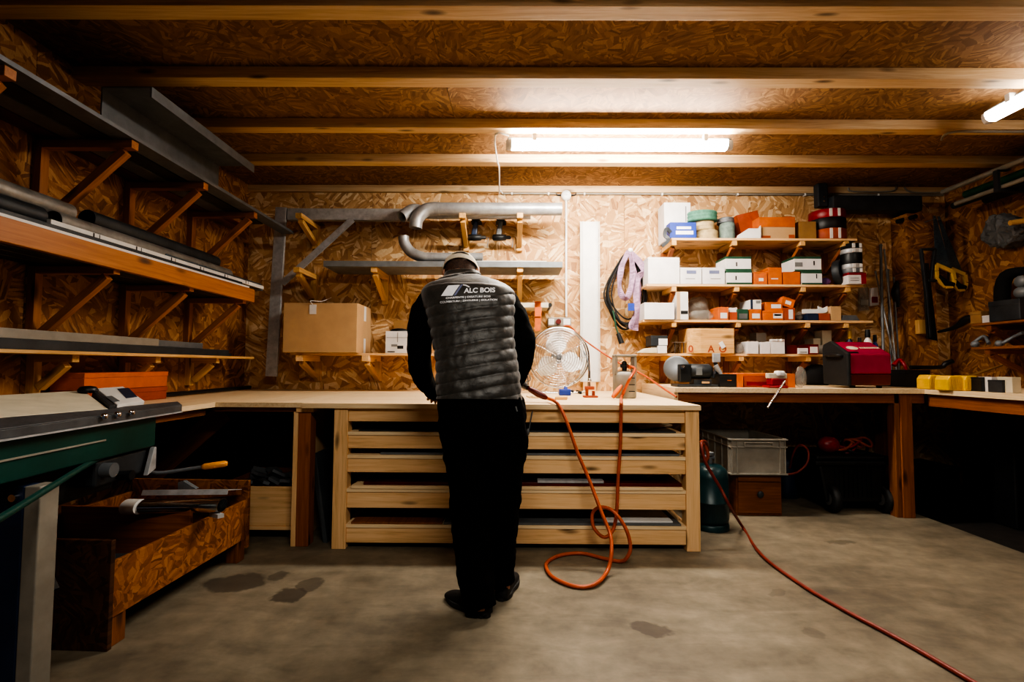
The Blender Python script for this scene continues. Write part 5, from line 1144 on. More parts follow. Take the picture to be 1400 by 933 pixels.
m = MB(); m.prism([(a, b, zz+.0005) for a, b in pts], (0, 0, .006)); m.build('lid', ['pine_yellow'], t)
for ch, px in (('0', 945), ('A', 972), ('O', 988)):
    x = X(px, yf, 475); yy = yf-.002 if px > 955 else yf+.01
    text_mb(ch, .085, (x, yy, S4+.012), (1, -.0 if px > 955 else -.35, 0), (0, 0, 1), bold=.002).build('lettering', ['orange_red'], t)
m = MB(); x = X(987, yf, 475); m.obox((x, yf-.006, S4+.075), (.04, .006, .06), Matrix.Rotation(R(-30), 3, 'Y')); m.build('tape_scrap', ['white'], t, bevel=.002)
bag('grey clear bag right of the plywood box on the lowest shelf', 1006, 1019, 470, S4, 4.5, 'clear')
gw = 'small white cartons on the lowest shelf'
carton('first small white carton right of the plywood box', 1022, 1037, 467, S4, ('white_card',), yf=4.48, lid=False, grp=gw)
carton('second small white carton right of the plywood box', 1040, 1053, 468, S4, ('white_card',), yf=4.48, lid=False, grp=gw)
carton('third and widest white carton right of the plywood box', 1054, 1073, 467, S4, ('white_card',), yf=4.48, lid=False, grp=gw)
m = MB()
for k in range(3): c = onz(1058+5*k, 4.5, Z(467, 4.48, 1060)+.011); m.obox(c, (.05, .05, .018), Matrix.Rotation(.3*k, 3, 'Z'))
solo(m, 'white_fitting', ['white_plastic'], 'white plastic fittings lying on the widest white carton', 'fitting', bevel=.004)
carton('grey carton behind the small white cartons of the lowest shelf', 1034, 1048, 455, S4, ('grey_plastic',), yf=4.68, dep=.13, lid=False)
carton('dark red carton on the lowest shelf', 1075, 1090, 472, S4, ('dark_red',), yf=4.5)
carton('small pale carton with red lid on the lowest shelf', 1092, 1105, 474, S4, ('white_card', 'dark_red'), yf=4.48, marks=((.15, .85, .2, .3, 'print_grey'),))
carton('dark red carton with white label on the lowest shelf', 1106, 1119, 471, S4, ('red', 'dark_red'), yf=4.48, marks=((.1, .9, .1, .75, 'white_card'),))
tilted('grey sloping packet at the right end of the lowest shelf', 1127, 1140, 472, 483, 4.5, .12, -8, ('grey_plastic',), marks=False, name='packet', cat='packet')
carton('cream carton standing at the back right of the lowest shelf', 1124, 1137, 452, S4, ('cream',), yf=4.66, dep=.12)
carton('low cream packet behind the red labelled carton of the lowest shelf', 1112, 1122, 463, S4, ('cream',), yf=4.64, dep=.14)
# packets hanging on the wall
for (a_, b_, c_, d__, mm, l) in ((1175, 1189, 393, 426, 'clear', 'clear hanging packet right of the third shelf, left one'), (1190, 1202, 393, 419, 'white_card', 'red and white hanging packet right of the third shelf')):
    t = thing('hanging_packet', l, 'packet', at((a_+b_)/2, d__, 4.78), 'packets hanging beside the shelves')
    m = MB(); m.prism([at(a_, d__, 4.79), at(b_, d__-2, 4.79), at(b_-2, c_, 4.79), at(a_+1, c_+1, 4.79)], (0, .03, 0)); m.build('pouch', [mm], t, bevel=.004)
    m = MB(); q = at(a_+2, (c_+d__)/2, 4.785); w = at(b_-2, (c_+d__)/2+8, 4.785); m.box(q.x, w.x, 4.782, 4.787, w.z, q.z); m.build('card', ['red' if mm != 'clear' else 'grey_plastic'], t)

# ------------------------------------------------------------------ right corner and right wall
# chipboard column
cx0, cx1 = X(1250, 4.6, 400), X(1287, 4.6, 400)
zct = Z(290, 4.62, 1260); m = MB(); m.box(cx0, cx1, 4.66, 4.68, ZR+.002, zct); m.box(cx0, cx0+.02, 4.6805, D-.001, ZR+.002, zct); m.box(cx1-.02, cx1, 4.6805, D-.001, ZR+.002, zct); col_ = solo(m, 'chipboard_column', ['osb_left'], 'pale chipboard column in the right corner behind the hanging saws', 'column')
m = MB(); q = at(1264, 447, 4.6); m.box(q.x-.04, q.x+.04, 4.61, 4.66, q.z-.065, q.z+.065); solo(m, 'wood_block', ['pine_yellow'], 'small square wood block fixed low on the chipboard column', 'block', bevel=.003)
# rods
gr_ = 'metal rods leaning beside the shelves'
rods = [((1204, 336), (1208, 500), .012, 'dark thick rod with rounded top, leftmost of the leaning rods'), ((1197, 372), (1229, 522), .008, 'pale grey rod slanting across the others beside the shelves'), ((1209, 342), (1226, 510), .008, 'grey rod leaning right of the thick one'), ((1214, 370), (1219, 515), .01, 'dull dark rod standing behind the slanted ones'), ((1222, 380), (1230, 520), .008, 'rightmost thin rod of the leaning rods')]
for k, (a_, b_, r__, l) in enumerate(rods):
    A_ = at(*a_, 4.8); B_ = at(*b_, 4.45+.03*k); dr = (B_-A_).normalized(); B_ = A_+dr*((zk-A_.z)/dr.z)
    m = MB(); m.cyl(A_, B_, r__, n=10); m.sphere(A_, r__*1.4, 6); solo(m, 'metal_rod', ['rods' if k in (1, 2) else 'steel_grey'], l, 'rod', gr_)
# hanging tools in recess
tt = at(1236, 440, 4.75)
m = MB(); m.tube([at(1243, 365, 4.78), at(1240, 380, 4.75), at(1236, 395, 4.75)], [.02, .04, .015], 10, 0, 4); m.sphere(at(1243, 368, 4.76), .03, 8); solo(m, 'hand_drill', ['steel_dark'], 'dark hand tool hanging left of the chipboard column', 'tool')
m = MB(); 
for k in range(16): a_ = at(1244+1.2*math.sin(k*2.1), 390+k*3.6, 4.74); m.tube(circ(a_.x, a_.y, a_.z, .012, 10), .0035, 5, closed=True)
solo(m, 'hanging_chain', ['chrome'], 'thin bright chain hanging left of the chipboard column', 'chain')
m = MB(); m.tube([at(1226, 385, 4.76), at(1224, 400, 4.74), at(1228, 420, 4.74)], [.02, .05, .02], 12, 0, 4, flat=.5); solo(m, 'hanging_bundle', ['steel_dark'], 'dark bundle hanging beside the chain in the recess', 'bundle')
m = MB(); p = at(1238, 337, D-.03); m.box(p.x-.03, p.x+.035, D-.03, D-.001, p.z-.02, p.z+.02); solo(m, 'wall_hook', ['cardboard'], 'small pale hook plate high in the recess left of the column', 'hook')
m = MB(); p = at(1240, 515, 4.4); m.tube([at(1222, 500, 4.4), at(1230, 492, 4.4), at(1237, 500, 4.35), at(1240, 510, 4.35)], [.02, .015, .015, .01], 8, 0, 4); solo(m, 'red_handle_tool', ['red'], 'small tool with red handle right of the generator', 'tool')
# hand saws on the wall
def saw(label, tip, heelL, heelR, hy, Y, hcol='yellow'):
    t = thing('hand_saw', label, 'saw', at(heelL[0], hy, Y), 'hand saws hanging in the right corner')
    m = MB(); A_, B_, C_ = at(*tip, Y), at(*heelL, Y), at(*heelR, Y); A2 = A_+V((.02, 0, 0)); m.prism([A_, A2, C_, B_], (0, .003, 0)); m.build('blade', ['steel_blue'], t)
    m = MB(); H = (B_+C_)/2; dn = V((.02, 0, -1)).normalized(); sx = (C_-B_).normalized(); w = (C_-B_).length
    outer = [B_, C_, C_+dn*.07+sx*.01, C_+dn*.14-sx*.01, H+dn*.17, B_+dn*.13, B_+dn*.06]
    fr_w = .022
    for i in range(len(outer)): m.beam(outer[i]+V((0, -.005, 0)), outer[(i+1) % len(outer)]+V((0, -.005, 0)), .036, fr_w, up=(0, 1, 0))
    m.build('handle', [hcol], t, bevel=.005)
    m = MB(); m.cyl(A_+V((.01, -.01, -.03)), V((A_.x+.01, D-.001, A_.z-.03)), .004, n=8); m.build('hanging_nail', ['steel_grey'], t)
    m = MB(); m.tube([B_+dn*.10+sx*.02, H+dn*.14, C_+dn*.12], [.022, .034, .024], 10); m.build('grip', ['black'], t)
saw('hand saw with yellow handle hanging on the chipboard column, nearer one', (1276, 295), (1279, 362), (1302, 372), 392, 4.55)
saw('hand saw with yellow and black handle, its blade slanting right behind the first', (1282, 296), (1300, 368), (1318, 376), 385, 4.6)
t = thing('frame_saw', 'large black angular frame tool hanging below the hand saws', 'saw', at(1272, 468, 4.52))
m = MB(); Y_ = 4.55
for a_, b_ in (((1259, 341), (1278, 341)), ((1259, 341), (1266, 400)), ((1266, 400), (1271, 462)), ((1278, 341), (1272, 385)), ((1268, 384), (1280, 384))): m.beam(at(*a_, Y_), at(*b_, Y_), .02, .03, up=(0, 1, 0))
m.build('frame', ['steel_dark'], t, bevel=.003)
m = MB(); m.prism([at(1262, 360, Y_-.01), at(1270, 360, Y_-.01), at(1282, 466, Y_-.01), at(1268, 463, Y_-.01)], (0, .015, 0)); m.build('blade', ['black'], t, bevel=.003)
# shelves on right wall
def rshelf(label, py0, Yfar, Xf, ynear):
    p = at(1320, py0, Yfar); z_ = p.z
    t = thing('wall_shelf', label, 'shelf', (Xf, (Yfar+ynear)/2, z_-.2))
    m = MB(); m.box(Xf, XR-.001, ynear, Yfar, z_-.02, z_); m.build('board', ['pine_dark'], t, bevel=.001)
    for y in (Yfar-.12, Yfar-.8):
        m = MB(); m.box(Xf+.02, XR-.001, y-.02, y+.02, z_-.06, z_-.021); m.build('bracket_arm', ['pine_red'], t)
        m = MB(); m.beam((Xf+.06, y, z_-.07), (XR-.02, y, z_-.24), .035, .035); m.build('bracket_brace', ['pine_red'], t)
    return z_+.001
Q1 = rshelf('upper small shelf on the right wall holding dark tools', 443, 4.2, 3.86, 2.4)
Q2 = rshelf('lower small shelf on the right wall holding grey metal parts', 475, 4.2, 3.84, 2.4)
def rbox(label, px, py, wx, wy, h, z_, mt, name='packet', cat='packet', ty='box'):
    p = atx(px, py, 3.95); 
    t = thing(name, label, cat, (p.x, p.y, z_))
    m = MB(); m.prism([(p.x-wx/2, p.y-wy/2, z_), (p.x+wx/2, p.y-wy/2, z_), (p.x+wx/2, p.y+wy/2, z_), (p.x-wx/2, p.y+wy/2, z_)], (0, 0, h)); m.build('body', [mt], t, bevel=.006)
    m = MB(); m.prism([(p.x-wx/2-.002, p.y-wy/2-.002, z_+h*.75), (p.x+wx/2+.002, p.y-wy/2-.002, z_+h*.75), (p.x+wx/2, p.y+wy/2, z_+h*.75), (p.x-wx/2-.002, p.y+wy/2+.002, z_+h*.75)], (0, 0, h*.27)); m.build('lid', [mt], t, bevel=.004)
rbox('small white box at the front of the upper shelf on the right wall', 1361, 435, .12, .12, .06, Q1, 'white_card')
rbox('dark tool box on the upper shelf of the right wall near the photo edge', 1390, 430, .2, .25, .16, Q1, 'steel_dark', 'tool_box', 'tool box')
rbox('brown paper packet behind the white box on the upper shelf of the right wall', 1345, 436, .14, .1, .1, Q1, 'cardboard_dark')
m = MB(); m.tube([atx(1283, 454, 3.9), atx(1305, 448, 3.92), atx(1322, 437, 3.94), atx(1340, 434, 3.95)], [.012, .02, .035, .02], 10, 0, 4); solo(m, 'black_tool', ['black'], 'long black tool poking out left from the upper shelf of the right wall', 'tool')
m = MB(); m.tube([atx(1330, 470, 3.9), atx(1345, 460, 3.95), atx(1352, 470, 3.92)], .014, 8, 0, 4); m.sphere(atx(1333, 471, 3.9), .03, 8); m.tube([atx(1370, 470, 3.9), atx(1384, 462, 3.95), atx(1399, 455, 3.95)], .014, 8, 0, 4); m.sphere(atx(1366, 470, 3.9), .028, 8)
solo(m, 'metal_fittings', ['zinc'], 'grey metal fittings lying on the lower shelf of the right wall', 'fittings')
# hanging bag & stick
c = atx(1362, 316, 4.12)
m = MB(); n = 20; pl = [(1336, 325), (1346, 300), (1356, 291), (1372, 297), (1387, 306), (1388, 322), (1376, 336), (1362, 341), (1346, 337)]
pp = [atx(a_, b_, 4.08) for a_, b_ in pl]
m.prism(pp, (.165, 0, 0)); o = solo(m, 'cloth_bag', ['grey_mid'], 'crumpled grey cloth bag hanging high on the right wall', 'bag', bevel=.03); q = o.modifiers.new('ss', 'SUBSURF'); q.levels = q.render_levels = 2; d_ = o.modifiers.new('d', 'DISPLACE'); d_.texture = tx; d_.strength = .05
m = MB(); m.sphere(atx(1385, 318, 4.19), .13, 10, (.2, 1, 1)); solo(m, 'dark_hood', ['tarp'], 'dark grey round hood hanging beside the grey cloth bag', 'hood')
m = MB(); m.cyl(atx(1381, 305, 3.98), V((XR-.001, atx(1381, 305, 3.98).y-.05, atx(1381, 305, 3.98).z+.03)), .022); solo(m, 'wooden_stick', ['pine_yellow'], 'pale round wooden stick end at the right edge above the bag', 'stick')
m = MB(); p = atx(1386, 402, 4.1); m.tube([atx(1400, 370, 4.1), atx(1376, 378, 4.1), atx(1370, 405, 4.1), atx(1376, 432, 4.1), atx(1392, 440, 4.1)], [.03, .05, .055, .05, .02], 12, 0, 4); solo(m, 'tool_belt', ['black_soft'], 'black curved leather tool belt hanging at the right photo edge', 'belt')
m = MB(); m.sphere(atx(1395, 385, 4.08), .05, 8, (.5, 1, 1)); m.sphere(atx(1396, 400, 4.08), .06, 8, (.5, 1, .8)); solo(m, 'metal_buckles', ['zinc'], 'grey metal pieces inside the curve of the black belt', 'buckles')
# long bars racked high on the right
gb = 'long bars racked under the ceiling at the right wall'
for k, (xx, zz, r__, mt, l) in enumerate(((3.92, 2.76, .022, 'grey_plastic', 'grey round conduit, outermost of the high bars at the right'), (3.97, 2.615, .03, 'steel_dark', 'dark tube beneath the grey conduit of the high bars'), (4.04, 2.7, .035, 'green', 'dark green tube among the high bars'), (3.9, 2.60, .018, 'grey_plastic', 'lowest pale grey bar of the high bars'), (4.12, 2.625, .04, 'steel_dark', 'thick dark tube nearest the wall of the high bars'))):
    m = MB(); m.cyl((xx, D-.35-.05*k, zz), (xx+.02, 1.0, zz), r__, n=14); solo(m, 'long_tube', [mt], l, 'tube', gb)
t = thing('ceiling_hanger', 'dark ceiling hanger carrying the long bars at the right', 'hanger', (3.8, 3.9, 2.46))
for y in (3.95, 2.2):
    m = MB(); m.box(3.86, XR-.001, y-.02, y+.02, 2.56, 2.58); m.box(3.86, 3.88, y-.02, y+.02, 2.58, 2.735); m.box(3.86, 3.97, y-.02, y+.02, 2.7355, 2.7375); m.build('hanger_bar', ['steel_dark'], t)
# dark duct right of the rolls
m = MB(); a_ = at(1122, 252, 4.76); b_ = at(1122, 284, 4.76)
t = thing('dark_duct', 'dark metal duct running right above the storage shelves', 'duct', (b_.x, 4.78, b_.z))
m.box(a_.x-.05, a_.x+.045, 4.72, 4.8, b_.z, a_.z); m.build('drop_plate', ['steel_dark'], t, bevel=.01)
m = MB(); m.box(X(1130, 4.76, 280), X(1250, 4.76, 280), 4.66, 4.79, Z(292, 4.76, 1190), Z(272, 4.76, 1190)); m.build('duct_body', ['steel_dark'], t, bevel=.01)
for dz in (.05, .09): m = MB(); m.cyl((a_.x, 4.72, b_.z+dz), (a_.x, 4.712, b_.z+dz), .008); m.build('screw', ['chrome'], t)
m = MB(); m.tube([at(1227, 303, 4.7), at(1238, 300, 4.7), at(1252, 296, 4.6)], .022, 10, 0, 3); solo(m, 'black_hose_end', ['black'], 'short black hose end under the dark duct in the corner', 'hose')

# ------------------------------------------------------------------ below the right counter
# teal gas bottle
by = 3.62; c = X(971, by, 690); r__ = .125
t = thing('gas_cylinder', 'dark teal gas bottle on the floor beside the workbench', 'gas cylinder', (c, by, 0))
zt_ = Z(634, by, 971)
m = MB(); m.lathe([(r__*.8, .045), (r__*.95, .05), (r__, .08), (r__, zt_*.42), (r__+.003, zt_*.425), (r__+.003, zt_*.435), (r__, zt_*.44), (r__, zt_-.09), (r__*.88, zt_-.035), (r__*.6, zt_-.008), (r__*.2, zt_)], (c, by, 0), n=36); m.build('body', ['teal_dark'], t)
m = MB(); m.lathe([(r__*.93, 0), (r__*1.0, .002), (r__*1.0, .035), (r__*.9, .05), (r__*.85, .048), (r__*.85, .0)], (c, by, 0), n=36); m.build('foot_ring', ['teal_dark'], t)
m = MB(); m.cyl((c, by, zt_-.002), (c, by, zt_+.05), .018); m.cyl((c-.04, by, zt_+.045), (c+.03, by, zt_+.045), .016); m.lathe([(.03, 0), (.03, .02), (.01, .025)], (c, by, zt_+.06)); m.build('valve', ['steel_grey'], t)
# little cabinet & crate
cy = 3.9
x0, x1 = X(1008, cy, 690), X(1070, cy, 690); zt_ = Z(649, cy, 1040)
t = thing('small_cabinet', 'small brown wooden cabinet with round knob under the grey crate', 'cabinet', ((x0+x1)/2, cy+.2, 0))
m = MB(); m.box(x0-.0, x1, cy+.012, cy+.45, 0, zt_); m.build('body', ['cabinet_wood'], t, bevel=.003)
m = MB(); m.box(x0+.01, x1-.01, cy, cy+.011, .02, zt_-.06); m.build('door', ['cabinet_wood'], t, bevel=.003)
dr_ = t.children[-1] if t.children else t
m = MB(); m.box(x0+.01, x1-.01, cy, cy+.011, zt_-.055, zt_-.01); m.build('top_rail', ['cabinet_wood'], t, bevel=.003)
kx = (x0+x1)/2; kz = Z(676, cy, 1039)
door_o = [o for o in bpy.data.objects if o.name.startswith('door')][0]
m = MB(); m.lathe([(.014, 0), (.02, .006), (.026, .012), (.02, .022), (.004, .024)], (kx, cy, kz), (0, -1, 0)); m.build('knob', ['steel_dark'], door_o)
# euro crate
yf = 3.86
x0, x1 = X(998, yf, 620), X(1077, yf, 620); z0_ = zt_+.002; z1_ = Z(601, yf, 1040)
t = thing('plastic_crate', 'grey stacking plastic crate on the small brown cabinet', 'crate', ((x0+x1)/2, yf+.3, z0_))
dp = .62; th = .006
m = MB(); m.box(x0+.01, x1-.01, yf+.01, yf+dp-.01, z0_, z0_+.008)
m.box(x0+.01, x1-.01, yf+.01, yf+.01+th, z0_+.0085, z1_); m.box(x0+.01, x1-.01, yf+dp-.01-th, yf+dp-.01, z0_+.0085, z1_)
m.box(x0+.01, x0+.01+th, yf+.017, yf+dp-.017, z0_+.0085, z1_); m.box(x1-.01-th, x1-.01, yf+.017, yf+dp-.017, z0_+.0085, z1_); m.build('shell', ['grey_plastic'], t)
def rim(z_, h, o=0):
    m = MB(); m.box(x0-o, x1+o, yf-o, yf+.012, z_, z_+h); m.box(x0-o, x1+o, yf+dp-.012, yf+dp+o, z_, z_+h); m.box(x0-o, x0+.012, yf+.012, yf+dp-.012, z_, z_+h); m.box(x1-.012, x1+o, yf+.012, yf+dp-.012, z_, z_+h); return m
rim(z1_-.01, .012, .004).build('top_rim', ['grey_plastic'], t, bevel=.002)
rim(z1_-.065, .008).build('rib', ['grey_plastic'], t, bevel=.001)
rim(z0_, .012).build('bottom_rim', ['grey_plastic'], t, bevel=.001)
for xx in (x0+.015, x0+.055, x1-.06, x1-.02):
    m = MB(); m.box(xx, xx+.006, yf, yf+.01, z0_+.0125, z1_-.0105); m.build('rib', ['grey_plastic'], t)
for yy in (yf+.04, yf+.16, yf+.3, yf+.44, yf+.56):
    m = MB(); m.box(x0, x0+.01, yy, yy+.006, z0_+.0125, z1_-.0105); m.build('rib', ['grey_plastic'], t)
m = MB(); hx = (x0+x1)/2; 
for (a_, b_, c_, d__) in ((hx-.11, hx+.11, z1_-.03, z1_-.024), (hx-.11, hx+.11, z1_-.056, z1_-.05), (hx-.11, hx-.104, z1_-.05, z1_-.03), (hx+.104, hx+.11, z1_-.05, z1_-.03)): m.box(a_, b_, yf-.004, yf+.01, c_, d__)
m.build('handle', ['grey_plastic'], t, bevel=.001)
# blue can behind cabinet
m = MB(); p = X(1078, 4.5, 660); m.lathe([(.1, 0), (.1, .3), (.08, .34), (.02, .36)], (p-.02, 4.5, 0)); solo(m, 'canister', ['blue_dark'], 'dark blue canister behind the small brown cabinet', 'canister')
# tool trolley
ty = 4.0
x0, x1 = X(1118, ty, 650), X(1216, ty, 650); zt_ = Z(624, ty, 1165)
t = thing('tool_trolley', 'black wheeled tool box heaped with red cables under the counter', 'tool box', ((x0+x1)/2, ty+.25, 0))
m = MB(); m.prism([(x0+.06, ty, .08), (x1-.06, ty, .08), (x1-.01, ty, zt_-.07), (x0+.01, ty, zt_-.07)], (0, .45, 0)); m.build('bin', ['black'], t, bevel=.02)
m = MB(); m.box(x0-.03, x1+.03, ty-.03, ty+.48, zt_-.069, zt_-.035); m.build('rim', ['black'], t, bevel=.012)
m = MB(); m.box(x0-.01, x1+.01, ty-.01, ty+.46, zt_-.034, zt_); m.build('tray', ['black'], t, bevel=.012)
for k in range(9):
    x = x0+.14+k*(x1-x0-.28)/8; m = MB(); m.box(x-.006, x+.006, ty-.006, ty-.0005, .12, zt_-.1); m.build('rib', ['black'], t)
for px in (1139, 1211):
    x = X(px, ty, 685); m = MB(); m.lathe([(.03, -.028), (.09, -.028), (.105, -.02), (.105, .02), (.09, .028), (.03, .028)], (x, ty+.02, .106), (1, 0, 0), 28); w_ = m.build('wheel', ['rubber'], t)
    m = MB(); m.lathe([(.0, -.03), (.05, -.03), (.05, .03), (.0, .03)], (x, ty+.02, .106), (1, 0, 0), 20); m.build('hub', ['grey_mid'], w_)
m = MB()
rn = random.Random(5)
for k in range(9):
    cx_ = rn.uniform(x0+.18, x1-.1); rr = rn.uniform(.06, .12); cz = zt_+.03+rn.uniform(0, .06); a0 = rn.random()*3
    m.tube([(cx_+rr*math.cos(a), ty+.18+rr*.8*math.sin(a), cz+.03*math.sin(a*2+a0)) for a in [2*math.pi*i/14 for i in range(14)]], .011, 7, k % 3, 2, closed=True)
solo(m, 'cable_heap', ['red', 'black', 'orange_red'], 'tangled red and black jump leads heaped on the black tool box', 'cables')
m = MB(); p = at(1135, 610, 4.1); m.sphere((p.x, 4.12, zt_+.07), .085, 10, (1, .8, .8)); o = solo(m, 'red_case', ['red'], 'small rounded red case on the left of the black tool box', 'case')
# dark items far right below
m = MB(); p = atz(1330, 700, -.05); 
def rbx(label, x0, x1, y0, y1, z0, z1, mt, name, cat):
    t = thing(name, label, cat, ((x0+x1)/2, (y0+y1)/2, z0)); m = MB(); m.box(x0, x1, y0, y1, z0, z1-.03); m.build('body', [mt], t, bevel=.015); m = MB(); m.box(x0-.01, x1+.01, y0-.01, y1+.01, z1-.03, z1); m.build('lid', [mt], t, bevel=.008)
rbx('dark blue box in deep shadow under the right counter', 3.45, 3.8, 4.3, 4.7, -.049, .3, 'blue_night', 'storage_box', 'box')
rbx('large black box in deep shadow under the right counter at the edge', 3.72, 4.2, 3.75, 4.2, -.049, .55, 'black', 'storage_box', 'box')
for k, (a_, b_) in enumerate((((1357, 690), (1440, 693)), ((1370, 703), (1440, 705)))):
    A_ = atz(*a_, -.02); B_ = atz(*b_, -.02); B_ = A_+(B_-A_).normalized()*min(.35, (XR-.03-A_.x)); m = MB(); m.beam(A_+V((0, 0, 0)), B_+V((0, 0, 0)), .07, .05); m.beam(A_+V((.05, 0, -.027)), A_+V((.12, 0, -.027)), .07, .04) if False else None
    solo(m, 'wooden_batten', ['pine_cream'], ('pale wooden slat on the dark ground at the right edge, farther one', 'pale wooden slat on the dark ground at the right edge, nearer one')[k], 'slat', bevel=.004)
m = MB(); m.tube([at(1352, 575, 4.2), at(1355, 590, 4.2), at(1368, 594, 4.2), at(1380, 593, 4.2)], .012, 8, 0, 4); solo(m, 'pipe_bend', ['grey_mid'], 'small grey bent pipe under the right counter', 'pipe')
# red hose
m = MB(); cxg = X(971, by, 690)
pp = [at(957, 560, 3.75), at(964, 602, 3.72), at(969, 620, 3.62), at(966, 628, 3.45), at(959, 615, 3.3), at(963, 628, 3.26), at(973, 648, 3.25), at(985, 668, 3.25), at(998, 693, 3.25), atz(1016, 722, .012), atz(1040, 758, .012), atz(1090, 796, .012), atz(1150, 832, .012), atz(1210, 864, .012), atz(1262, 893, .012), atz(1325, 930, .012), atz(1420, 985, .012)]
pp[0] = V((cxg-.01, by, Z(634, by, 971)+.05)); pp = [pp[0], at(966, 606, 3.5), at(959, 606, 3.3)]+pp[5:]
m.tube(pp, .0095, 10, 0, 6); solo(m, 'gas_hose', ['red_hose'], 'thin red hose running from the teal gas bottle across the floor to the right', 'hose')
m = MB(); m.tube([at(1077, 649, 3.95), at(1090, 646, 3.95), at(1103, 634, 3.95), at(1105, 618, 3.98), at(1097, 609, 4.0), at(1089, 612, 4.05), at(1083, 625, 4.1), at(1080, 640, 4.2)], .009, 8, 0, 5); solo(m, 'red_hose', ['red_hose'], 'red hose loop sticking out beside the grey plastic crate', 'hose')
m = MB(); m.tube([at(958, 603, 3.5), at(965, 612, 3.5), at(968, 625, 3.52), at(964, 632, 3.55)], .011, 8, 0, 4); solo(m, 'orange_hose_end', ['orange_hose'], 'short orange hose curve behind the right bench post', 'hose')

# ------------------------------------------------------------------ the man
man = thing('person', 'man in black quilted vest and cream cap, bent over the workbench, seen from behind', 'person', (at(658, 560, 2.43).x, 2.42, 0))
rings_px = [(600, 711, 547, 2.42, .125), (599, 711, 535, 2.43, .128), (599, 709, 520, 2.44, .13), (598, 706, 495, 2.465, .132), (594, 702, 470, 2.50, .135), (589, 701, 445, 2.53, .14), (583, 702, 422, 2.56, .142), (579, 702, 408, 2.58, .135), (580, 700, 401, 2.60, .122), (586, 692, 395, 2.62, .110), (596, 678, 390, 2.64, .096), (604, 665, 386, 2.66, .083), (608, 659, 382, 2.675, .078), (610, 656, 377, 2.69, .076)]
def torso(rings_px, n=96, sub=8, grow=0.0, quilt=False):
    raw = []
    for l, r, py, Y, hd in rings_px:
        a, b = at(l, py, Y), at(r, py, Y); raw.append((V(((a.x+b.x)/2, Y, (a.z+b.z)/2)), (b.x-a.x)/2+grow, hd+grow))
    cs, ws = crom([q[0] for q in raw], [q[1] for q in raw], sub); _, ds = crom([q[0] for q in raw], [q[2] for q in raw], sub)
    zb_ = raw[0][0].z; zy = Z(411, 2.47, 640); rs = []; P = (zy-zb_)/9
    for i, (c, w, d) in enumerate(zip(cs, ws, ds)):
        j = min(i+1, len(cs)-1); k = max(i-1, 0); ax = (cs[j]-cs[k]).normalized(); fw = V((1, 0, 0)).cross(ax).normalized()*-1
        if fw.y < 0: fw = -fw
        fw = fw.lerp(V((0, 1, 0)), .6).normalized(); ring = []
        for q in range(n):
            a = 2*math.pi*q/n; ca, sa = math.cos(a), math.sin(a); e = 2.5; rr = (abs(ca)**e+abs(sa)**e)**(-1/e)
            p = c+V((1, 0, 0))*ca*rr*w+fw*sa*rr*d
            if quilt:
                zz = p.z-.17*(p.x-c.x) + .008*noise.noise(V((p.x*7, p.y*7, 3)))
                if zz < zy+P*.15:
                    u = (zz-zb_)/P; bul = abs(math.sin(math.pi*u))**.5
                    pk = noise.noise(V((p.x*38, p.y*38, round(u)*3.1)))*.006*(1-bul*.6)+noise.noise(p*16)*.005
                    o = V((ca*rr, 0, 0))+fw*sa*rr; p = p+o.normalized()*((.009 if p.y < c.y-.02 else .003)*bul-.004+pk)
                else:
                    o = V((ca*rr, 0, 0))+fw*sa*rr; p = p+o.normalized()*(.003+noise.noise(p*11)*.006)
                    if abs(zz-Z(379, 2.6, 640)) < .008: p = p-o.normalized()*.006
            ring.append(p)
        rs.append(ring)
    return rs
# body: one continuous surface
def H_(l): return Hc+HR @ V(l)
Hc = at(630, 373, 2.78); HR = Matrix.Rotation(R(-3), 3, 'Y') @ Matrix.Rotation(R(-34), 3, 'X')
body = MB()
body.sphere(Hc, 1, 12, (.083, .098, .115), rot=HR)
body.sphere(H_((0, .035, -.06)), 1, 10, (.055, .06, .06), rot=HR)
body.tube([H_((0, .09, .0)), H_((0, .112, -.03)), H_((0, .10, -.045))], [.011, .016, .011], 10)
body.tube([H_((-.02, .088, -.067)), H_((0, .098, -.067)), H_((.02, .088, -.067))], [.007, .009, .007], 8)
for sx in (-1, 1):
    body.sphere(H_((sx*.097, -.005, .012)), 1, 8, (.009, .019, .032), rot=HR @ Matrix.Rotation(R(sx*-18), 3, 'Z'))
    body.tube([H_((sx*.045, .083, .015)), H_((sx*.02, .092, .018))], [.009, .01], 8)
neck_b = at(634, 385, 2.64)
body.tube([H_((0, -.03, -.05)), H_((0, -.045, -.10)), neck_b+V((0, 0, -.02))], [.058, .058, .065], 16, 0, 3)
tr = torso(rings_px[:-3], 32, 2, -.03); body.rings(tr)
def mirror(l): return l
Lsh, Rsh = at(596, 407, 2.61), at(686, 407, 2.61)
LA = [(Lsh, .07), (at(579, 432, 2.6), .073), (at(574, 470, 2.6), .066), (at(575, 503, 2.63), .060), (at(583, 525, 2.76), .052), (at(597, 540, 2.93), .04)]
RA = [(Rsh, .07), (at(702, 432, 2.6), .073), (at(715, 468, 2.6), .066), (at(715, 491, 2.64), .058), (V((.02, 2.8, 1.09)), .05), (V((-.01, 2.98, 1.0)), .04)]
for A_ in (LA, RA): body.tube([p for p, r in A_], [r*.75 for p, r in A_], 14, 0, 5)
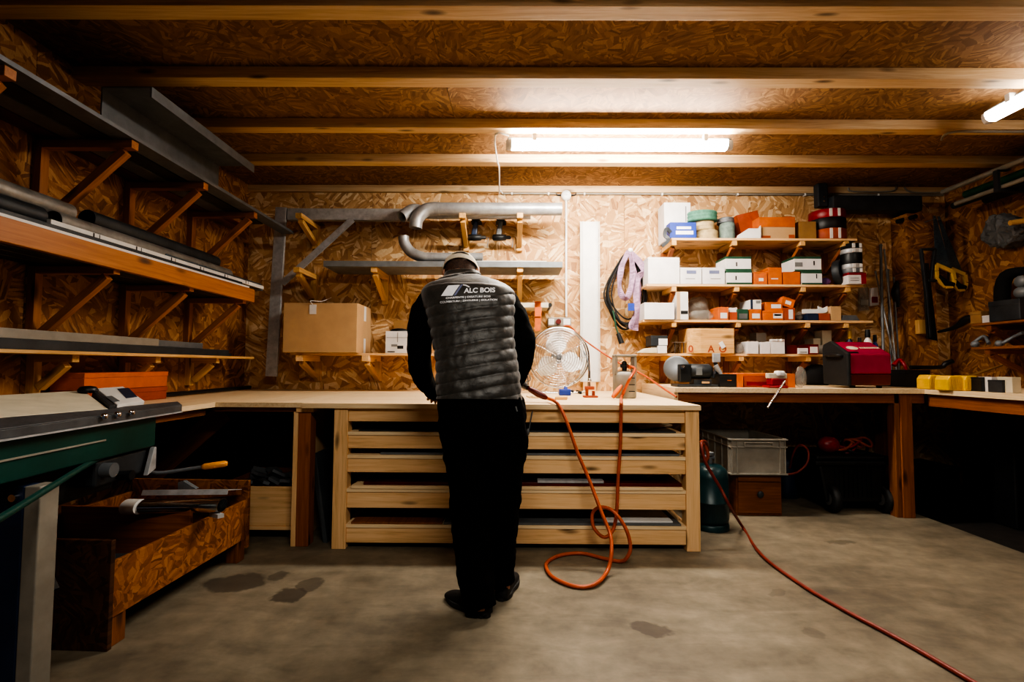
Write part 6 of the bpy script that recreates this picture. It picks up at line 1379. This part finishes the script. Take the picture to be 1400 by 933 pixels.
def hand(mb, W, dr, side, curl=.5):
    dr = V(dr).normalized(); up = V((0, 0, 1)); sd = dr.cross(up).normalized()*side; up = sd.cross(dr).normalized()*side
    if up.z < 0: up = -up
    rs = []
    for f, w, h in ((-.02, .026, .021), (.0, .028, .02), (.03, .037, .017), (.06, .042, .015), (.085, .041, .013), (.095, .036, .01)):
        c = W+dr*f; rs.append([c+sd*w*math.cos(a)+up*h*math.sin(a) for a in [2*math.pi*k/16 for k in range(16)]])
    mb.rings(rs)
    for k, (o, L_) in enumerate(((-.03, .075), (-.010, .085), (.011, .079), (.030, .06))):
        b = W+dr*.08+sd*o; q1 = b+dr*L_*.45+sd*o*.25+up*.004; q2 = q1+dr*L_*.33-up*L_*.3*curl*1.4; q3 = q2+dr*L_*.16-up*L_*.34*curl*1.6
        mb.tube([b-dr*.03, b, q1, q2, q3], [.011, .0105, .0098, .009, .0075], 9, 0, 3)
    t0 = W+dr*.02-sd*.02; t1 = t0+dr*.03-sd*.03-up*.006; t2 = t1+dr*.032-sd*.012-up*.008
    mb.tube([t0, t0+dr*.01-sd*.015, t1, t2], [.016, .014, .0115, .009], 9, 0, 3)
WL = at(599, 542, 2.96); dl = V((-.16, .9, -.12))
hand(body, WL, dl, 1, .5)
WRh = V((-.012, 3.0, .985)); hand(body, WRh, (-.1, .9, -.25), -1, .7)
LLg = [(at(630, 575, 2.44), .1), (at(637, 620, 2.44), .1), (at(645, 690, 2.45), .075), (at(645, 760, 2.40), .065), (at(655, 812, 2.35), .05), (at(656, 835, 2.33), .045)]
RLg = [(at(689, 575, 2.44), .1), (at(690, 620, 2.44), .1), (at(690, 690, 2.48), .075), (at(689, 750, 2.51), .06), (at(687, 790, 2.52), .05), (at(686, 812, 2.52), .045)]
for A_ in (LLg, RLg): body.tube([p for p, r in A_], [r*.85 for p, r in A_], 14, 0, 4)
fl = (atz(669, 846, 0), atz(605, 813, 0)); frr = (atz(684, 824, 0), atz(701, 790, 0))
for A_, (h, t_) in ((LLg, fl), (RLg, frr)):
    d = (t_-h).normalized(); body.tube([A_[-1][0], h+d*.08+V((0, 0, .05)), h+d*.2+V((0, 0, .038))], [.035, .024, .015], 12, 0, 3)
b = body.build('body', ['skin'], man, remesh=.0055)
for sx in (-1, 1):
    m = MB(); m.sphere(H_((sx*.031, .078, .0)), .0125, 8); m.build('eye', ['print_white'], man)
# hair: cap of hair over the skull, open at the face
m = MB(); rs = []
for j in range(13):
    el = R(-38+j*10.4); ring = []
    for k in range(40):
        az = 2*math.pi*k/40; fy = math.sin(az); e2 = el
        if fy > .1: e2 = max(el, R(18)*min(1, (fy-.1)*3))+ (0 if el > R(18) else .0)
        n_ = 1+noise.noise(V((math.cos(az)*4, math.sin(az)*4, el*9)))*.03
        ring.append(H_((.09*math.cos(e2)*math.cos(az)*n_, .105*math.cos(e2)*math.sin(az)*n_, .12*math.sin(e2))))
    rs.append(ring)
m.rings(rs); m.build('hair', ['hair'], man)
# cap: crown with the half moon opening at the back, strap below it, peak in front
def cap_pt(az, el, g=0): return H_(((.103+g)*math.cos(el)*math.cos(az), (.118+g)*math.cos(el)*math.sin(az), (.130+g)*math.sin(el)-.004))
m = MB(); NA, NE = 60, 16; e0, e1 = R(4), R(88)
vs = []; fs = []
for g in (0, -.004):
    for j in range(NE+1):
        for k in range(NA): vs.append(cap_pt(2*math.pi*k/NA, e0+(e1-e0)*j/NE, g))
def hole(j, k):
    az = 360*(k+.5)/NA-270; el = 4+84*(j+.5)/NE
    if az < -180: az += 360
    return 13 < el and (az/37)**2+((el-13)/36)**2 < 1
off = (NE+1)*NA; keep = set((j, k) for j in range(NE) for k in range(NA) if not hole(j, k))
for (j, k) in keep:
    a, b_, c, d = j*NA+k, j*NA+(k+1) % NA, (j+1)*NA+(k+1) % NA, (j+1)*NA+k
    fs.append((a, b_, c, d)); fs.append((a+off, d+off, c+off, b_+off))
    for (dj, dk, p, q) in ((-1, 0, a, b_), (1, 0, c, d), (0, 1, b_, c), (0, -1, d, a)):
        if (j+dj, (k+dk) % NA) not in keep: fs.append((p, p+off, q+off, q))
m.add(vs, fs, None, 0, True); cap = m.build('cap', ['cap'], man)
m = MB(); pts = [cap_pt(R(270+a), R(8.5), .0035) for a in range(-48, 49, 4)]
m.rings([[p+HR @ V((0, 0, -.017)), p+HR @ V((0, 0, .014)), p+HR @ V((0, .003, .014)), p+HR @ V((0, .003, -.017))] for p in pts], smooth=False); m.build('strap', ['cap'], cap)
m = MB(); pk = []
for f in range(9):
    a = R(35+f*13.75); p = cap_pt(a, R(5)); ex = .065*math.sin(math.pi*(f/8))**.6; q = p+HR @ V((0, ex, -.018*ex/.065))
    pk.append([p, q, q+HR @ V((0, 0, .004)), p+HR @ V((0, 0, .004))])
m.rings(pk); m.build('peak', ['cap'], cap)
# garments
m = MB(); m.rings(torso(rings_px, 150, 14, 0, True), 0, False); 
vest = m.build('vest', ['vest'], man, solid=.012)
m = MB(); 
tr2 = torso([(601, 710, 552, 2.42, .12)]+rings_px[1:-4], 32, 2, -.018); m.rings(tr2)
for A_ in (LA, RA): m.tube([p for p, r in A_], [r for p, r in A_], 20, 0, 6)
o = m.build('sweater', ['sweater'], man, remesh=.01)
tw = bpy.data.textures.new('folds', 'CLOUDS'); tw.noise_scale = .09
d_ = o.modifiers.new('d', 'DISPLACE'); d_.texture = tw; d_.strength = .025; d_.mid_level = .5
m = MB(); pr = [(599, 717, 541, 2.42, .12), (597, 721, 560, 2.42, .13), (599, 722, 585, 2.43, .13), (602, 722, 608, 2.43, .12), (606, 721, 630, 2.44, .105)]
m.rings(torso(pr, 40, 3, -.004))
LT = [(at(634, 590, 2.44), .11), (at(640, 630, 2.44), .115), (at(646, 690, 2.45), .108), (at(647, 740, 2.42), .094), (at(650, 780, 2.38), .088), (at(655, 812, 2.35), .078), (at(658, 829, 2.34), .074)]
RT = [(at(688, 590, 2.44), .108), (at(687, 630, 2.44), .112), (at(684, 690, 2.48), .098), (at(681, 740, 2.51), .09), (at(683, 775, 2.52), .078), (at(686, 797, 2.52), .068)]
for A_ in (LT, RT): m.tube([p for p, r in A_], [r for p, r in A_], 22, 0, 5)
o = m.build('trousers', ['trousers'], man, remesh=.009)
d_ = o.modifiers.new('d', 'DISPLACE'); d_.texture = tw; d_.strength = .035; d_.mid_level = .5
m = MB(); a_, b_ = at(705, 556, 2.33), at(707, 563, 2.33); m.cyl(a_, b_, .004, n=8); m.build('zip_pull', ['grey_mid'], man)
# shoes
for (h, t_) in (fl, frr):
    d = (t_-h).normalized(); s = V((-d.y, d.x, 0)); Lf = min(.32, (t_-h).length+.01) if False else .31
    def out(f):
        w = (.0, .036, .042, .04, .043, .051, .052, .045, .03, 0)
        x = f*9; i = min(8, int(x)); return w[i]+(w[i+1]-w[i])*(x-i)
    m = MB(); rs = []
    for f, hh, w in ((.01, .055, .024), (.05, .085, .034), (.15, .105, .039), (.28, .105, .040), (.38, .085, .041), (.5, .068, .044), (.65, .058, .05), (.8, .05, .049), (.92, .04, .038), (.99, .025, .02)):
        c = h+d*(f*Lf-.005); rs.append([c+s*w*(math.cos(a) if math.sin(a) > -.01 else math.cos(a)*1.0)+V((0, 0, .022+max(0, math.sin(a))*(hh-.022) if math.sin(a) > 0 else .016)) for a in [2*math.pi*k/20 for k in range(20)]])
    m.rings(rs); sh = m.build('shoe', ['shoe'], man, subsurf=1)
    m = MB(); pts = [(f, out(f)) for f in [0.02+.96*k/14 for k in range(15)]]
    poly = [h+d*(f*Lf-.005)+s*(w+.004) for f, w in pts]+[h+d*(f*Lf-.005)-s*(w+.004) for f, w in pts[::-1]]
    m.prism([p+V((0, 0, .001)) for p in poly], (0, 0, .024)); m.build('sole', ['sole'], sh, bevel=.004)
# print on the vest, laid on its surface
bpy.context.view_layer.update()
vo = ORG[vest.name]; vme = vest.data; bvh = BVHTree.FromPolygons([v.co+vo for v in vme.vertices], [tuple(p.vertices) for p in vme.polygons])
def decal(mb, name, mt, sub=True):
    bm = bmesh.new(); vv = [bm.verts.new(p) for p in mb.v]
    for f in mb.f:
        try: bm.faces.new([vv[i] for i in f])
        except ValueError: pass
    bmesh.ops.triangulate(bm, faces=bm.faces)
    if sub:
        for _ in range(2):
            ed = [e for e in bm.edges if e.calc_length() > .008]
            if ed: bmesh.ops.subdivide_edges(bm, edges=ed, cuts=1)
        bmesh.ops.triangulate(bm, faces=[f for f in bm.faces if len(f.verts) > 3])
    o = MB()
    for v in bm.verts:
        hit = bvh.ray_cast(V((v.co.x, 2.0, v.co.z)), V((0, 1, 0)))
        v.co.y = (hit[0].y if hit[0] else 2.46)-.0095
    bm.verts.index_update()
    o.add([v.co.copy() for v in bm.verts], [tuple(v.index for v in f.verts) for f in bm.faces]); bm.free()
    return o.build(name, [mt], vest)
YV = 2.46
def vtext(body, l, r, pyb, hpx, bold, slope=-.035):
    x0, x1 = X(l, YV, pyb), X(r, YV, pyb); z0_ = Z(pyb, YV, l)
    mb = text_mb(body, 1.0, (0, 0, 0), (1, 0, 0), (0, 0, 1), bold=bold, align='LEFT')
    xs_ = [p.x for p in mb.v]; zs_ = [p.z for p in mb.v]; W_ = max(xs_)-min(xs_); Hh = max(zs_)-min(zs_); sc = hpx/(F/YV)
    for i, p in enumerate(mb.v):
        fx = (p.x-min(xs_))/W_; mb.v[i] = V((x0+(x1-x0)*fx, 0, z0_+(p.z-min(zs_))/Hh*sc+(x1-x0)*fx*.055))
    decal(mb, 'lettering', 'print_white')
vtext('ALC BOIS', 635, 677, 402.5, 7.5, .03)
vtext('CHARPENTE | OSSATURE BOIS', 611, 671, 411.5, 3.6, .025)
vtext('COUVERTURE | ZINGUERIE | ISOLATION', 603, 680, 417, 3.6, .025)
def flat(pxs): return [V((X(a, YV, b), 0, Z(b, YV, a))) for a, b in pxs]
m = MB(); m.add(flat([(604, 406), (613, 391), (629, 390), (620, 406)]), [(0, 1, 2, 3)]); decal(m, 'logo_shape', 'print_white')
m = MB(); m.add(flat([(621.5, 406), (630.5, 389.5), (633.5, 389), (624.5, 405.5)]), [(0, 1, 2, 3)]); decal(m, 'logo_stripe', 'print_blue')
m = MB(); up_ = [(633.5, 389), (638, 390), (643, 393), (641.5, 394), (637, 391.5), (633, 390.5)]; m.add(flat(up_), [tuple(range(6))]); decal(m, 'logo_line', 'print_white')

# ------------------------------------------------------------------ light
def area(loc, rot, sx, sy, e, col):
    l = bpy.data.lights.new('fill_lamp', 'AREA'); l.shape = 'RECTANGLE'; l.size = sx; l.size_y = sy; l.energy = e; l.color = col
    o = bpy.data.objects.new('fill_lamp', l); COL.objects.link(o); o.location = loc; o.rotation_euler = rot; return o
fl_ = area((.35, .2, 2.75), (R(38), 0, 0), 1.5, .25, 31, (1, .93, .82)); fl_.data.spread = R(120)  # fill added for a likely unseen ceiling tube; narrow spread imitates vignetting
w = bpy.data.worlds.new('world'); SC.world = w; w.use_nodes = True
bgn = w.node_tree.nodes['Background']; bgn.inputs[0].default_value = (.55, .65, .8, 1); bgn.inputs[1].default_value = .09
SC.view_settings.view_transform = 'AgX'; SC.view_settings.look = 'AgX - High Contrast'; SC.view_settings.exposure = 0.0
